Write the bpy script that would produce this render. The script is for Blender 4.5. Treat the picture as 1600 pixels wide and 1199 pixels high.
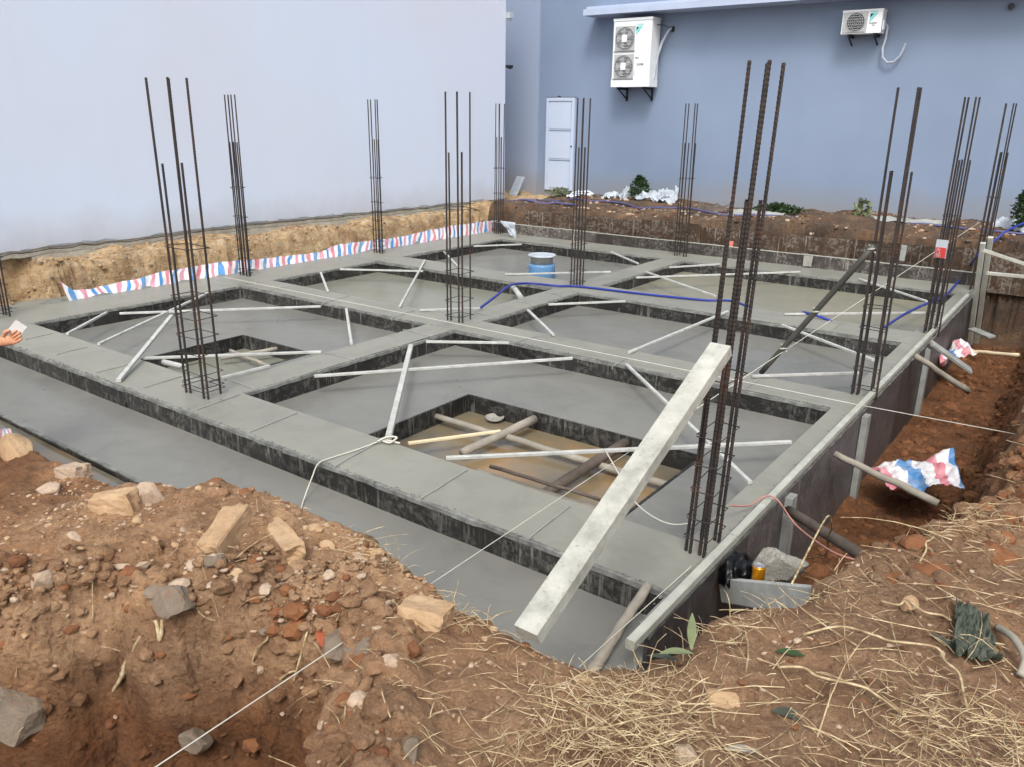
import bpy, bmesh, math, random
import numpy as np
from mathutils import Vector, Matrix
random.seed(7); rng = np.random.default_rng(7)
for o in list(bpy.data.objects): bpy.data.objects.remove(o)
S = bpy.context.scene; COL = S.collection
R = math.radians

# ---------------------------------------------------------------- camera, sky, sun, exposure
F_PX = 1252.821; PITCH, ROLL, YAW = 0.32027, 0.01196, -0.63481
CAM = Vector((5.538, -3.222, 2.201))
fw = Vector((math.sin(YAW)*math.cos(PITCH), math.cos(YAW)*math.cos(PITCH), -math.sin(PITCH)))
rt = Vector((math.cos(YAW), -math.sin(YAW), 0)); up = rt.cross(fw)
rt, up = rt*math.cos(ROLL)+up*math.sin(ROLL), up*math.cos(ROLL)-rt*math.sin(ROLL)
cd = bpy.data.cameras.new('camera'); cam = bpy.data.objects.new('camera', cd); COL.objects.link(cam)
cd.sensor_width = 36; cd.lens = F_PX/1600*36; cd.clip_start = .05; cd.clip_end = 400
M = Matrix((rt, up, -fw)).transposed().to_4x4(); M.translation = CAM; cam.matrix_world = M
S.camera = cam
def ray(x, y): return fw + rt*((x-800)/F_PX) - up*((y-599.5)/F_PX)
def at(x, y, z=0.0):
    d = ray(x, y); return CAM + d*((z-CAM.z)/d.z)
def atv(x, y, v):
    d = ray(x, y); return CAM + d*((v-CAM.y)/d.y)
def atu(x, y, u):
    d = ray(x, y); return CAM + d*((u-CAM.x)/d.x)

SUN_EL, SUN_AZ = 52, 150     # azimuth: direction the light comes from, degrees clockwise from +Y
w = bpy.data.worlds.new('World'); S.world = w; w.use_nodes = True
nt = w.node_tree; nt.nodes.clear()
sky = nt.nodes.new('ShaderNodeTexSky'); sky.sky_type = 'NISHITA'; sky.sun_disc = False
sky.sun_elevation = R(SUN_EL); sky.sun_rotation = R(SUN_AZ); sky.air_density = 1.0; sky.dust_density = 4.0
hs = nt.nodes.new('ShaderNodeHueSaturation'); hs.inputs['Saturation'].default_value = .28
bg = nt.nodes.new('ShaderNodeBackground'); bg.inputs[1].default_value = .15
wo = nt.nodes.new('ShaderNodeOutputWorld')
nt.links.new(sky.outputs[0], hs.inputs['Color']); nt.links.new(hs.outputs[0], bg.inputs[0]); nt.links.new(bg.outputs[0], wo.inputs[0])
sd = bpy.data.lights.new('sun', 'SUN'); sd.energy = 1.0; sd.angle = R(14); sd.color = (1, .96, .9)
so = bpy.data.objects.new('sun', sd); COL.objects.link(so)
dl = Vector((math.sin(R(SUN_AZ))*math.cos(R(SUN_EL)), math.cos(R(SUN_AZ))*math.cos(R(SUN_EL)), math.sin(R(SUN_EL))))
so.rotation_euler = dl.to_track_quat('Z', 'Y').to_euler()
S.view_settings.view_transform = 'Standard'; S.view_settings.look = 'None'
S.view_settings.exposure = 0.62; S.view_settings.gamma = 1
S.view_settings.use_curve_mapping = False
S.render.engine = 'CYCLES'

# ---------------------------------------------------------------- materials
def srgb(*c):
    return tuple(((v/255)/12.92 if v/255 <= .04045 else ((v/255+.055)/1.055)**2.4) for v in c)+(1,)
class NT:
    def __init__(s, name):
        s.m = bpy.data.materials.new(name); s.m.use_nodes = True; s.t = s.m.node_tree
        s.b = s.t.nodes['Principled BSDF']; s.b.inputs['Specular IOR Level'].default_value = .3
    def n(s, ty, **kw):
        o = s.t.nodes.new('ShaderNode'+ty)
        for k, v in kw.items():
            if k in o.inputs: o.inputs[k].default_value = v
            else: setattr(o, k, v)
        return o
    def l(s, a, b): s.t.links.new(a, b)
    def pos(s, scale=(1, 1, 1)):
        g = s.n('NewGeometry'); mp = s.n('Mapping'); mp.inputs['Scale'].default_value = scale
        s.l(g.outputs['Position'], mp.inputs['Vector']); return mp.outputs[0]
    def obj(s, scale=(1, 1, 1)):
        g = s.n('TexCoord'); mp = s.n('Mapping'); mp.inputs['Scale'].default_value = scale
        s.l(g.outputs['Object'], mp.inputs['Vector']); return mp.outputs[0]
    def noise(s, vec, scale, detail=4, rough=.55, dist=0):
        n = s.n('TexNoise'); n.inputs['Scale'].default_value = scale; n.inputs['Detail'].default_value = detail
        n.inputs['Roughness'].default_value = rough; n.inputs['Distortion'].default_value = dist
        s.l(vec, n.inputs['Vector']); return n.outputs['Fac']
    def ramp(s, fac, stops, interp='LINEAR'):
        r = s.n('ValToRGB'); r.color_ramp.interpolation = interp
        e = r.color_ramp.elements
        while len(e) < len(stops): e.new(.5)
        for i, (p, c) in enumerate(stops):
            e[i].position = p; e[i].color = c if isinstance(c, tuple) else (c, c, c, 1)
        s.l(fac, r.inputs[0]); return r.outputs[0]
    def mix(s, fac, a, b, mode='MIX'):
        x = s.n('MixRGB'); x.blend_type = mode
        for v, i in ((fac, 0), (a, 1), (b, 2)):
            if hasattr(v, 'is_output') or hasattr(v, 'links'): s.l(v, x.inputs[i])
            else: x.inputs[i].default_value = v
        return x.outputs[0]
    def mul(s, a, b):
        x = s.n('Math'); x.operation = 'MULTIPLY'
        for v, i in ((a, 0), (b, 1)):
            if hasattr(v, 'links'): s.l(v, x.inputs[i])
            else: x.inputs[i].default_value = v
        return x.outputs[0]
    def bump(s, h, dist=.01, strength=.6, prev=None):
        b = s.n('Bump'); b.inputs['Distance'].default_value = dist; b.inputs['Strength'].default_value = strength
        s.l(h, b.inputs['Height'])
        if prev: s.l(prev, b.inputs['Normal'])
        return b.outputs[0]
    def fin(s, col=None, rough=None, normal=None, metal=None):
        for v, k in ((col, 'Base Color'), (rough, 'Roughness'), (normal, 'Normal'), (metal, 'Metallic')):
            if v is None: continue
            if hasattr(v, 'links'): s.l(v, s.b.inputs[k])
            else: s.b.inputs[k].default_value = v
        return s.m
def M_wet(name, base, tint, rough=.42, splotch=True, side=False):
    m = NT(name); p = m.pos()
    a = m.noise(p, .8, 5, .6); b = m.noise(p, 9, 6, .65); c = m.noise(p, 60, 3)
    col = m.ramp(a, [(.3, base), (.7, tint)])
    col = m.mix(m.ramp(b, [(.35, 0.0), (.75, .16)]), col, tuple(x*1.28 for x in base[:3])+(1,))
    if not splotch: return m.fin(m.ramp(a, [(.3, base), (.7, tint)]), rough, m.bump(m.noise(p, 3, 3), .003, .3))
    st = m.ramp(m.noise(p, 2.6, 7, .72, .8), [(.38, .24), (.54, 0.0)]); col = m.mix(st, col, tuple(x*.62 for x in base[:3])+(1,))
    pl = m.ramp(m.noise(m.pos((1, 1.3, 1)), 4.1, 7, .7, .5), [(.56, 0.0), (.70, .14)]); col = m.mix(pl, col, tuple(min(1, x*1.5) for x in base[:3])+(1,))
    spots = m.ramp(m.noise(p, 26, 2, .4), [(.76, 0.0), (.80, .4)])
    col = m.mix(spots, col, tuple(x*.55 for x in base[:3])+(1,))
    r = m.ramp(a, [(.3, rough-.05), (.7, rough+.08)])
    nb = m.bump(c, .001, .3); nb = m.bump(m.noise(p, 3, 4, .5), .004, .4, nb)
    return m.fin(col, r, nb)
def M_simple(name, col, rough=.6, var=.15, scale=8, bump=.003, metal=0, bscale=40):
    m = NT(name); p = m.obj()
    c = m.ramp(m.noise(p, scale, 5), [(.3, tuple(x*(1-var) for x in col[:3])+(1,)), (.7, tuple(min(1, x*(1+var)) for x in col[:3])+(1,))])
    return m.fin(c, rough, m.bump(m.noise(p, bscale, 4), bump, .6), metal)
def M_form(name, base, streak, amt=.5, zs=2.5):
    m = NT(name); p = m.pos(); pz = m.pos((30, 30, zs))
    patch = m.noise(p, 2.6, 4, .6)
    drip = m.noise(pz, 1, 3, .6); fine = m.noise(m.pos((1, 1, .6)), 34, 5, .7)
    d = m.ramp(drip, [(.57, 0.0), (.66, 1.0)]); pm = m.ramp(patch, [(.42, 0.0), (.56, 1.0)])
    k = m.mul(d, pm)
    k2 = m.mul(m.ramp(fine, [(.50, 0.0), (.60, 1.0)]), m.ramp(m.noise(p, 3.1, 4, .65), [(.48, 0.0), (.56, 1.0)]))
    col = m.mix(m.ramp(m.noise(p, 6, 4), [(.3, 0.0), (.75, .5)]), base, tuple(x*2.2 for x in base[:3])+(1,))
    col = m.mix(m.mul(k, amt), col, streak); col = m.mix(m.mul(k2, amt*.75), col, streak)
    sm_ = m.mul(m.ramp(m.noise(m.pos((1, 1, 1.6)), 11, 6, .7, .4), [(.50, 0.0), (.58, .85)]), m.ramp(m.noise(p, 2.2, 3), [(.44, 0.0), (.54, 1.0)]))
    col = m.mix(m.mul(sm_, amt*1.1), col, tuple(x*.5 for x in streak[:3])+(1,))
    oi = m.n('ObjectInfo'); br = m.ramp(oi.outputs['Random'], [(0, .65), (1, 1.35)]); col = m.mix(1.0, col, br, 'MULTIPLY')
    return m.fin(col, .45, m.bump(sm_, .006, .5, m.bump(k, .003, .5)))
def M_dirt(name):
    m = NT(name); p = m.pos()
    a = m.noise(p, .9, 5, .6); b = m.noise(p, 7, 8, .7); c = m.noise(p, 45, 6, .75)
    col = m.ramp(a, [(.3, srgb(174, 126, 88)), (.5, srgb(190, 148, 110)), (.7, srgb(204, 170, 134))])
    col = m.mix(m.ramp(b, [(.38, .55), (.62, 0.0)]), col, srgb(98, 64, 44))
    col = m.mix(m.ramp(c, [(.52, 0.0), (.72, .5)]), col, srgb(214, 184, 152))
    wv = m.n('TexVoronoi'); wv.inputs['Scale'].default_value = 38; m.l(p, wv.inputs['Vector'])
    col = m.mix(m.ramp(wv.outputs['Distance'], [(.0, .32), (.35, 0.0)]), col, srgb(196, 158, 126))
    # soil layer by depth: red clay below the topsoil, darkened to paint in the ditch's shade
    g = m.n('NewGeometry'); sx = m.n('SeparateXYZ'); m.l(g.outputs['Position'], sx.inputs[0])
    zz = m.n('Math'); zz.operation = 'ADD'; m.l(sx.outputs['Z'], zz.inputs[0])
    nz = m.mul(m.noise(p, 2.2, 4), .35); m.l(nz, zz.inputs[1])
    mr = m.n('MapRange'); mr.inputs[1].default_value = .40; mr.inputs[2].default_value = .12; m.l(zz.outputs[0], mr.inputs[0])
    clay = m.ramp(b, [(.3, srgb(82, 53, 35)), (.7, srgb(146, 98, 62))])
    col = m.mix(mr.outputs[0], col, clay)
    # the bank under the left neighbour wall is yellow sandy loam
    mu = m.n('MapRange'); mu.inputs[1].default_value = -4.35; mu.inputs[2].default_value = -4.6; m.l(sx.outputs['X'], mu.inputs[0])
    sand = m.ramp(m.noise(m.pos((1, 1, 3.2)), 3.4, 8, .7, .6), [(.3, srgb(154, 126, 92)), (.5, srgb(192, 164, 126)), (.7, srgb(208, 190, 160))])
    col = m.mix(mu.outputs[0], col, sand)
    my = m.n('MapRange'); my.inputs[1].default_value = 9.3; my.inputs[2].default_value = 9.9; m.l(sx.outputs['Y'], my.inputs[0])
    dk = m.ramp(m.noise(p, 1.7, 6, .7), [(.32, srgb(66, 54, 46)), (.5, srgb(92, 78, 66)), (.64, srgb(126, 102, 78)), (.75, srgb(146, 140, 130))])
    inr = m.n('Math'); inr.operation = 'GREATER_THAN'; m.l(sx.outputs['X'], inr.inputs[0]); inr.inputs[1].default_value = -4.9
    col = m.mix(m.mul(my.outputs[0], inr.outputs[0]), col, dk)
    gr = m.n('MapRange'); gr.inputs[1].default_value = 3.6; gr.inputs[2].default_value = 4.6; m.l(sx.outputs['X'], gr.inputs[0])
    gy_ = m.n('MapRange'); gy_.inputs[1].default_value = 1.6; gy_.inputs[2].default_value = .4; m.l(sx.outputs['Y'], gy_.inputs[0])
    gg = m.mul(m.mul(gr.outputs[0], gy_.outputs[0]), m.ramp(m.noise(p, 1.6, 5, .6), [(.3, .35), (.6, .9)]))
    col = m.mix(gg, col, m.ramp(c, [(.35, srgb(124, 96, 74)), (.65, srgb(168, 138, 110))]))
    big = m.ramp(m.noise(p, 2.4, 7, .72), [(.40, .5), (.52, 0.0)]); col = m.mix(big, col, srgb(116, 84, 60))
    nb = m.bump(b, .06, .9); nb = m.bump(c, .018, 1.0, nb)
    nb = m.bump(wv.outputs['Distance'], .012, .5, nb)
    return m.fin(col, .92, nb)
def M_rock(name, c0, c1):
    m = NT(name); p = m.pos()
    col = m.ramp(m.noise(p, 6, 6, .65), [(.3, c0), (.7, c1)])
    col = m.mix(m.ramp(m.noise(p, 40, 4), [(.55, 0.0), (.7, .4)]), col, srgb(150, 105, 72))
    return m.fin(col, .85, m.bump(m.noise(p, 22, 8, .7), .02, .7))
def M_wall(name, c0, c1, dirt, z0, z1, scale=.35):
    m = NT(name); p = m.pos()
    col = m.ramp(m.noise(p, scale, 3, .5), [(.3, c0), (.7, c1)])
    col = m.mix(m.ramp(m.noise(m.pos((5, 5, .35)), 1, 5, .6), [(.52, 0.0), (.75, .05)]), col, tuple(x*.75 for x in c0[:3])+(1,))
    g = m.n('NewGeometry'); sx = m.n('SeparateXYZ'); m.l(g.outputs['Position'], sx.inputs[0])
    zz = m.n('Math'); zz.operation = 'ADD'; m.l(sx.outputs['Z'], zz.inputs[0]); m.l(m.mul(m.noise(p, 1.6, 5, .65), -.6), zz.inputs[1])
    mr = m.n('MapRange'); mr.inputs[1].default_value = z1; mr.inputs[2].default_value = z0; m.l(zz.outputs[0], mr.inputs[0])
    col = m.mix(m.mul(mr.outputs[0], .85), col, dirt)
    sp = m.ramp(m.noise(p, 30, 2, .4), [(.76, 0.0), (.79, .35)]); col = m.mix(sp, col, dirt)
    return m.fin(col, .75, m.bump(m.noise(p, 60, 4), .002, .4, m.bump(m.noise(p, 1.2, 3), .02, .3)))
def M_stripe(name, cols, n):
    m = NT(name); uv = m.n('UVMap'); sx = m.n('SeparateXYZ'); m.l(uv.outputs[0], sx.inputs[0])
    fr = m.n('Math'); fr.operation = 'FRACT'; ad = m.n('Math'); ad.operation = 'ADD'; m.l(m.mul(sx.outputs['X'], float(n)), ad.inputs[0]); m.l(m.mul(m.noise(m.pos(), 2.5, 2), .55), ad.inputs[1])
    m.l(ad.outputs[0], fr.inputs[0])
    stops = [(i/len(cols), c) for i, c in enumerate(cols)]
    col = m.ramp(fr.outputs[0], stops, 'CONSTANT')
    col = m.mix(m.ramp(m.noise(m.pos(), 9, 5), [(.45, 0.0), (.75, .5)]), col, srgb(205, 200, 195))
    return m.fin(col, .45, m.bump(m.noise(m.pos(), 14, 4), .008, .5))
MT = {}
MT['concrete'] = M_wet('wet_concrete', srgb(130, 130, 121), srgb(146, 145, 134))
MT['slab'] = M_wet('wet_concrete_slab', srgb(116, 116, 111), srgb(130, 129, 122), .3)
MT['cement_water'] = M_wet('cement_water', srgb(124, 125, 114), srgb(138, 138, 124), .26, False)
MT['olive_water'] = M_wet('olive_cement_water', srgb(128, 128, 115), srgb(146, 143, 124), .26, False)
MT['cement_smear'] = M_simple('cement_smear', srgb(120, 121, 117), .7, .45, 14, .006)
MT['form'] = M_form('black_film_ply', (.020, .019, .018, 1), srgb(122, 122, 116), .62)
MT['form_purple'] = M_form('dark_purple_ply', (.060, .055, .057, 1), srgb(124, 120, 114), .6, 1.2)
MT['form_back'] = M_form('streaked_back_ply', (.05, .042, .038, 1), srgb(165, 160, 152), .8, 1.6)
MT['form_brown'] = M_form('brown_ply', srgb(60, 46, 36), srgb(170, 162, 150), .55, .7)
MT['batten'] = M_simple('cement_stained_tube', srgb(184, 185, 180), .5, .2, 10, .002)
MT['batten_grey'] = M_simple('grey_tube', srgb(150, 152, 148), .5, .2, 8, .002)
MT['rail'] = M_simple('pale_aluminium_tube', srgb(182, 183, 172), .45, .16, 7, .002, .15)
MT['plank'] = None
MT['wood'] = M_simple('old_pole_wood', srgb(146, 140, 128), .8, .25, 6, .008)
MT['wood_dark'] = M_simple('dark_pole_wood', srgb(92, 82, 74), .8, .3, 6, .008)
MT['wood_pale'] = M_simple('new_pale_wood', srgb(226, 208, 172), .65, .1, 8, .003)
MT['iron_pole'] = M_simple('grey_iron_pole', srgb(84, 84, 78), .5, .2, 8, .002, .3)
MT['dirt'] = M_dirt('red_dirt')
MT['dirtclod'] = M_rock('dirt_clod', srgb(146, 104, 74), srgb(178, 138, 106))
MT['clay'] = M_rock('red_clay_clod', srgb(96, 62, 42), srgb(146, 98, 64))
MT['rock'] = M_rock('sandstone', srgb(170, 138, 104), srgb(196, 168, 134))
MT['rock2'] = M_rock('pale_rock', srgb(168, 144, 122), srgb(194, 174, 152))
MT['rock3'] = M_rock('grey_rock', srgb(112, 100, 86), srgb(148, 134, 118))
MT['wall_left'] = M_wall('pale_lavender_render', srgb(206, 212, 227), srgb(204, 217, 236), srgb(182, 186, 194), .2, .7)
MT['wall_right'] = M_wall('blue_grey_render', srgb(124, 140, 163), srgb(140, 156, 180), srgb(140, 140, 142), .2, .8)
MT['wall_strip'] = M_wall('grey_blue_render', srgb(152, 165, 186), srgb(158, 170, 190), srgb(150, 150, 152), .35, .9)
MT['plaster'] = M_rock('rough_plaster', srgb(150, 146, 132), srgb(190, 186, 174))
MT['ac_white'] = M_simple('ac_white', srgb(232, 235, 236), .4, .02, 3, .0)
MT['ac_side'] = M_simple('ac_side', srgb(205, 214, 224), .4, .02, 3, .0)
MT['ac_grille'] = M_simple('ac_grille', srgb(176, 178, 178), .5, .05)
MT['ac_dark'] = M_simple('ac_dark', srgb(60, 64, 70), .5, .1)
MT['fan_grey'] = M_simple('fan_grey', srgb(112, 116, 120), .5, .1)
MT['teal'] = M_simple('logo_teal', srgb(130, 212, 208), .4, .02, 3, 0)
MT['navy'] = M_simple('logo_navy', srgb(22, 34, 48), .4, .02, 3, 0)
MT['black'] = M_simple('black_steel', srgb(30, 32, 38), .5, .1)
MT['door'] = M_simple('door_white_blue', srgb(196, 208, 228), .4, .03, 2, 0)
MT['door_line'] = M_simple('door_groove', srgb(120, 134, 158), .5, .05)
MT['eave'] = M_simple('eave_paint', srgb(178, 190, 212), .6, .05, 3, .001)
MT['white'] = M_simple('white_rag', srgb(176, 184, 192), .6, .2, 6, .004)
MT['blue'] = M_simple('blue_hose', srgb(44, 58, 142), .35, .1)
MT['blue_pipe'] = M_simple('violet_pipe', srgb(84, 82, 118), .45, .12)
MT['drum'] = M_simple('blue_drum', srgb(96, 138, 178), .4, .12, 5)
MT['twine'] = M_simple('white_twine', srgb(200, 198, 186), .8, .1)
MT['pink_wire'] = M_simple('pink_wire', srgb(178, 128, 118), .6, .1)
MT['bag'] = M_simple('black_plastic_bag', srgb(14, 15, 18), .28, .2, 8, .01)
MT['gold'] = M_simple('gold_can', srgb(206, 138, 30), .3, .1, 8, 0, .6)
MT['tin'] = M_simple('tin', srgb(200, 200, 200), .3, .05, 8, 0, .8)
MT['straw'] = None
MT['leaf'] = M_simple('leaf_green', srgb(56, 78, 46), .5, .3, 20, .002)
MT['leaf_dull'] = M_simple('leaf_dull', srgb(116, 126, 92), .6, .2, 20, .002)
MT['green_net'] = M_simple('green_sack', srgb(72, 78, 68), .6, .25, 14, .01)
MT['skin'] = M_simple('skin', srgb(206, 150, 118), .5, .06, 10, .001)
MT['shirt'] = M_simple('grey_sleeve', srgb(170, 180, 196), .8, .12, 12, .004)
MT['trouser'] = M_simple('black_trousers', srgb(24, 24, 28), .8, .12, 12, .004)
MT['pink'] = M_simple('pink_tag', srgb(222, 130, 120), .6, .05)
MT['red'] = M_simple('red_tag', srgb(196, 62, 58), .6, .05)
MT['brick'] = M_rock('red_brick', srgb(150, 78, 52), srgb(176, 100, 70))
MT['concrete_lump'] = M_rock('grey_concrete_lump', srgb(140, 140, 134), srgb(172, 170, 162))
MT['phone'] = M_simple('phone_white', srgb(225, 225, 225), .3, .02)
STR = [srgb(222, 220, 222), srgb(206, 124, 136), srgb(226, 222, 224), srgb(84, 138, 192), srgb(225, 228, 234), srgb(214, 150, 168), srgb(238, 236, 238), srgb(88, 150, 214)]
MT['stripes'] = M_stripe('striped_plastic', STR, 16)
MT['stripes2'] = M_stripe('striped_plastic_wide', STR[:4], 1.5)
m = NT('straw'); p = m.pos()
MT['straw'] = m.fin(m.ramp(m.noise(p, 26, 3), [(.3, srgb(116, 96, 72)), (.46, srgb(164, 142, 108)), (.66, srgb(204, 188, 152))]), .7)
m = NT('plank_board'); p = m.pos()
col = m.ramp(m.noise(p, 7, 6, .65), [(.3, srgb(140, 140, 132)), (.5, srgb(172, 172, 163)), (.72, srgb(196, 195, 186))])
col = m.mix(m.ramp(m.noise(p, 45, 4), [(.62, 0.0), (.68, .55)]), col, srgb(128, 124, 112))
MT['plank'] = m.fin(col, .65, m.bump(m.noise(p, 30, 5), .006, .6))
m = NT('rusty_rebar'); p = m.pos()
MT['rebar'] = m.fin(m.ramp(m.noise(p, 5, 6, .7), [(.35, srgb(50, 50, 52)), (.55, srgb(70, 62, 58)), (.72, srgb(98, 68, 52))]), .55, m.bump(m.noise(p, 120, 3), .002, .5), .35)
m = NT('muddy_water'); p = m.pos()
m.b.inputs['Specular IOR Level'].default_value = .5
MT['mud_water'] = m.fin(m.ramp(m.noise(p, 1.6, 4, .5), [(.38, srgb(104, 100, 90)), (.52, srgb(122, 110, 88)), (.7, srgb(146, 118, 82))]), m.ramp(m.noise(p, 6, 3), [(.3, .06), (.7, .2)]), m.bump(m.noise(p, 9, 2), .002, .3))

# ---------------------------------------------------------------- helpers
def tag(o, label=None, cat=None, group=None, kind=None):
    if label: o['label'] = label
    if cat: o['category'] = cat
    if group: o['group'] = group
    if kind: o['kind'] = kind
    return o
def thing(name, label, cat, loc=(0, 0, 0), group=None):
    o = bpy.data.objects.new(name, None); COL.objects.link(o); o.location = loc; o.empty_display_size = .1
    return tag(o, label, cat, group)
def link(name, me, parent=None, mat=None, smooth=False):
    o = bpy.data.objects.new(name, me); COL.objects.link(o)
    if parent: o.parent = parent; o.matrix_parent_inverse = Matrix.Translation(-Vector(parent.location))
    if mat and not me.materials: me.materials.append(MT[mat])
    if smooth: me.polygons.foreach_set('use_smooth', [True]*len(me.polygons))
    return o
class MB:
    """collects geometry in world coordinates, built as one mesh whose origin sits at its centre"""
    def __init__(s): s.v = []; s.f = []; s.mi = []
    def add(s, vs, fs, mi=0):
        k = len(s.v); s.v += [tuple(v) for v in vs]; s.f += [tuple(i+k for i in f) for f in fs]; s.mi += [mi]*len(fs); return s
    def box(s, a, b, mi=0, jit=0):
        x0, y0, z0 = a; x1, y1, z1 = b
        vs = [(x, y, z) for z in (z0, z1) for y in (y0, y1) for x in (x0, x1)]
        if jit: vs = [tuple(c+random.uniform(-jit, jit) for c in v) for v in vs]
        return s.add(vs, [(0, 2, 3, 1), (4, 5, 7, 6), (0, 1, 5, 4), (2, 6, 7, 3), (0, 4, 6, 2), (1, 3, 7, 5)], mi)
    def bar(s, p, q, w, h, roll=0, mi=0, ch=0.0):
        p, q = Vector(p), Vector(q); d = (q-p).normalized()
        a = d.cross(Vector((0, 0, 1)))
        if a.length < 1e-3: a = Vector((1, 0, 0))
        a.normalize(); b = a.cross(d).normalized()
        if roll: rm = Matrix.Rotation(roll, 3, d); a = rm @ a; b = rm @ b
        c = min(w, h)*.12 if not ch else ch
        prof = [(-w/2+c, -h/2), (w/2-c, -h/2), (w/2, -h/2+c), (w/2, h/2-c), (w/2-c, h/2), (-w/2+c, h/2), (-w/2, h/2-c), (-w/2, -h/2+c)]
        vs = [p+a*x+b*y for x, y in prof]+[q+a*x+b*y for x, y in prof]
        fs = [(i, (i+1) % 8, (i+1) % 8+8, i+8) for i in range(8)]+[tuple(range(7, -1, -1)), tuple(range(8, 16))]
        return s.add(vs, fs, mi)
    def tube(s, pts, r, n=6, r1=None, mi=0, jit=0):
        pts = [Vector(p) for p in pts]; k = len(pts); vs = []; ref = None
        for i, p in enumerate(pts):
            d = (pts[min(i+1, k-1)]-pts[max(i-1, 0)]).normalized()
            if ref is None: ref = Vector((0, 0, 1)) if abs(d.z) < .9 else Vector((1, 0, 0))
            a = d.cross(ref); a.normalize(); b = a.cross(d); ref = b
            rr = r if r1 is None else r+(r1-r)*i/(k-1)
            for j in range(n):
                t = 2*math.pi*j/n; q = rr*(1+random.uniform(-jit, jit))
                vs.append(p+a*math.cos(t)*q+b*math.sin(t)*q)
        fs = [(i*n+j, i*n+(j+1) % n, (i+1)*n+(j+1) % n, (i+1)*n+j) for i in range(k-1) for j in range(n)]
        fs += [tuple(range(n-1, -1, -1)), tuple((k-1)*n+j for j in range(n))]
        return s.add(vs, fs, mi)
    def lathe(s, c, prof, n=20, axis='z', mi=0):
        c = Vector(c); vs = []
        for r, h in prof:
            for j in range(n):
                t = 2*math.pi*j/n
                vs.append(c+(Vector((r*math.cos(t), r*math.sin(t), h)) if axis == 'z' else Vector((r*math.cos(t), h, r*math.sin(t)))))
        k = len(prof)
        return s.add(vs, [(i*n+j, i*n+(j+1) % n, (i+1)*n+(j+1) % n, (i+1)*n+j) for i in range(k-1) for j in range(n)]+[tuple(range(n-1, -1, -1)), tuple((k-1)*n+j for j in range(n))], mi)
    def build(s, name, mats, parent=None, smooth=False):
        me = bpy.data.meshes.new(name)
        c = Vector(np.mean(np.array(s.v), axis=0)) if s.v else Vector()
        zmin = min(v[2] for v in s.v); c.z = zmin
        me.from_pydata([(v[0]-c.x, v[1]-c.y, v[2]-c.z) for v in s.v], [], s.f)
        mats = [mats] if isinstance(mats, str) else mats
        for m_ in mats: me.materials.append(MT[m_])
        me.polygons.foreach_set('material_index', s.mi)
        me.update(); bm = bmesh.new(); bm.from_mesh(me); bmesh.ops.recalc_face_normals(bm, faces=bm.faces); bm.to_mesh(me); bm.free()
        o = link(name, me, None, None, smooth); o.location = c
        if parent:
            o.parent = parent; o.matrix_parent_inverse = Matrix.Identity(4); o.location = c-Vector(wloc(parent))
        return o
def wloc(o):
    l = Vector(o.location)
    while o.parent: o = o.parent; l = l+Vector(o.location)
    return l
# numpy lattice noise
def _h(ix, iy, seed):
    n = (ix.astype(np.int64)*374761393+iy.astype(np.int64)*668265263+seed*974634777) & 0x7fffffff
    n = ((n ^ (n >> 13))*1274126177) & 0x7fffffff
    return ((n ^ (n >> 16)) & 0xffff)/65535.0
def vn(x, y, seed=0):
    ix, iy = np.floor(x), np.floor(y); fx, fy = x-ix, y-iy
    fx = fx*fx*(3-2*fx); fy = fy*fy*(3-2*fy)
    a, b, c, d = _h(ix, iy, seed), _h(ix+1, iy, seed), _h(ix, iy+1, seed), _h(ix+1, iy+1, seed)
    return (a*(1-fx)+b*fx)*(1-fy)+(c*(1-fx)+d*fx)*fy
def fbm(x, y, seed=0, o=5, g=.5):
    t = 0; a = 1; n = 0
    for i in range(o): t = t+a*(vn(x*2**i+i*17.3, y*2**i-i*9.1, seed+i)-.5); n += a; a *= g
    return t/n*2

# ---------------------------------------------------------------- ground
CREST = [(-5.3, -1.75), (-1.2, -1.22), (-.2, -1.12), (.75, -1.12), (1.48, -1.2), (2.0, -1.24), (2.25, -1.16), (2.62, -1.13), (3.2, -1.13), (3.54, -1.19), (3.87, -1.27),
         (4.43, -1.36), (4.66, -1.16), (4.70, -.74), (4.88, -.5), (5.0, -.08), (5.16, .4), (5.42, 1.2), (5.50, 2.4), (5.52, 4), (5.5, 6), (5.5, 8.5), (5.4, 10.1), (4.6, 10.15), (-5.0, 10.15), (-5.0, -1.75)][1:]
CREST = [(-5.0, -1.75)]+CREST[:-1]
DITCH = [tuple(at(x, y, .42))[:2] for x, y in ((-60, 940), (60, 950), (160, 930), (260, 945), (380, 940), (480, 958), (535, 1000), (520, 1080), (500, 1199), (470, 1400))]+[(4.1, -3.4), (4.1, -5), (-2, -5), (0, -3.2)]
def sdist(P, X, Y):
    """signed distance to polygon, positive inside"""
    d = np.full(X.shape, 1e9); ins = np.zeros(X.shape, bool); n = len(P)
    for i in range(n):
        (ax, ay), (bx, by) = P[i], P[(i+1) % n]
        t = np.clip(((X-ax)*(bx-ax)+(Y-ay)*(by-ay))/((bx-ax)**2+(by-ay)**2+1e-12), 0, 1)
        d = np.minimum(d, np.hypot(X-ax-t*(bx-ax), Y-ay-t*(by-ay)))
        if ay != by:
            c = ((ay > Y) != (by > Y)) & (X < (bx-ax)*(Y-ay)/(by-ay)+ax); ins ^= c
    return np.where(ins, d, -d)
def sm(t): t = np.clip(t, 0, 1); return t*t*(3-2*t)
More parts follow.
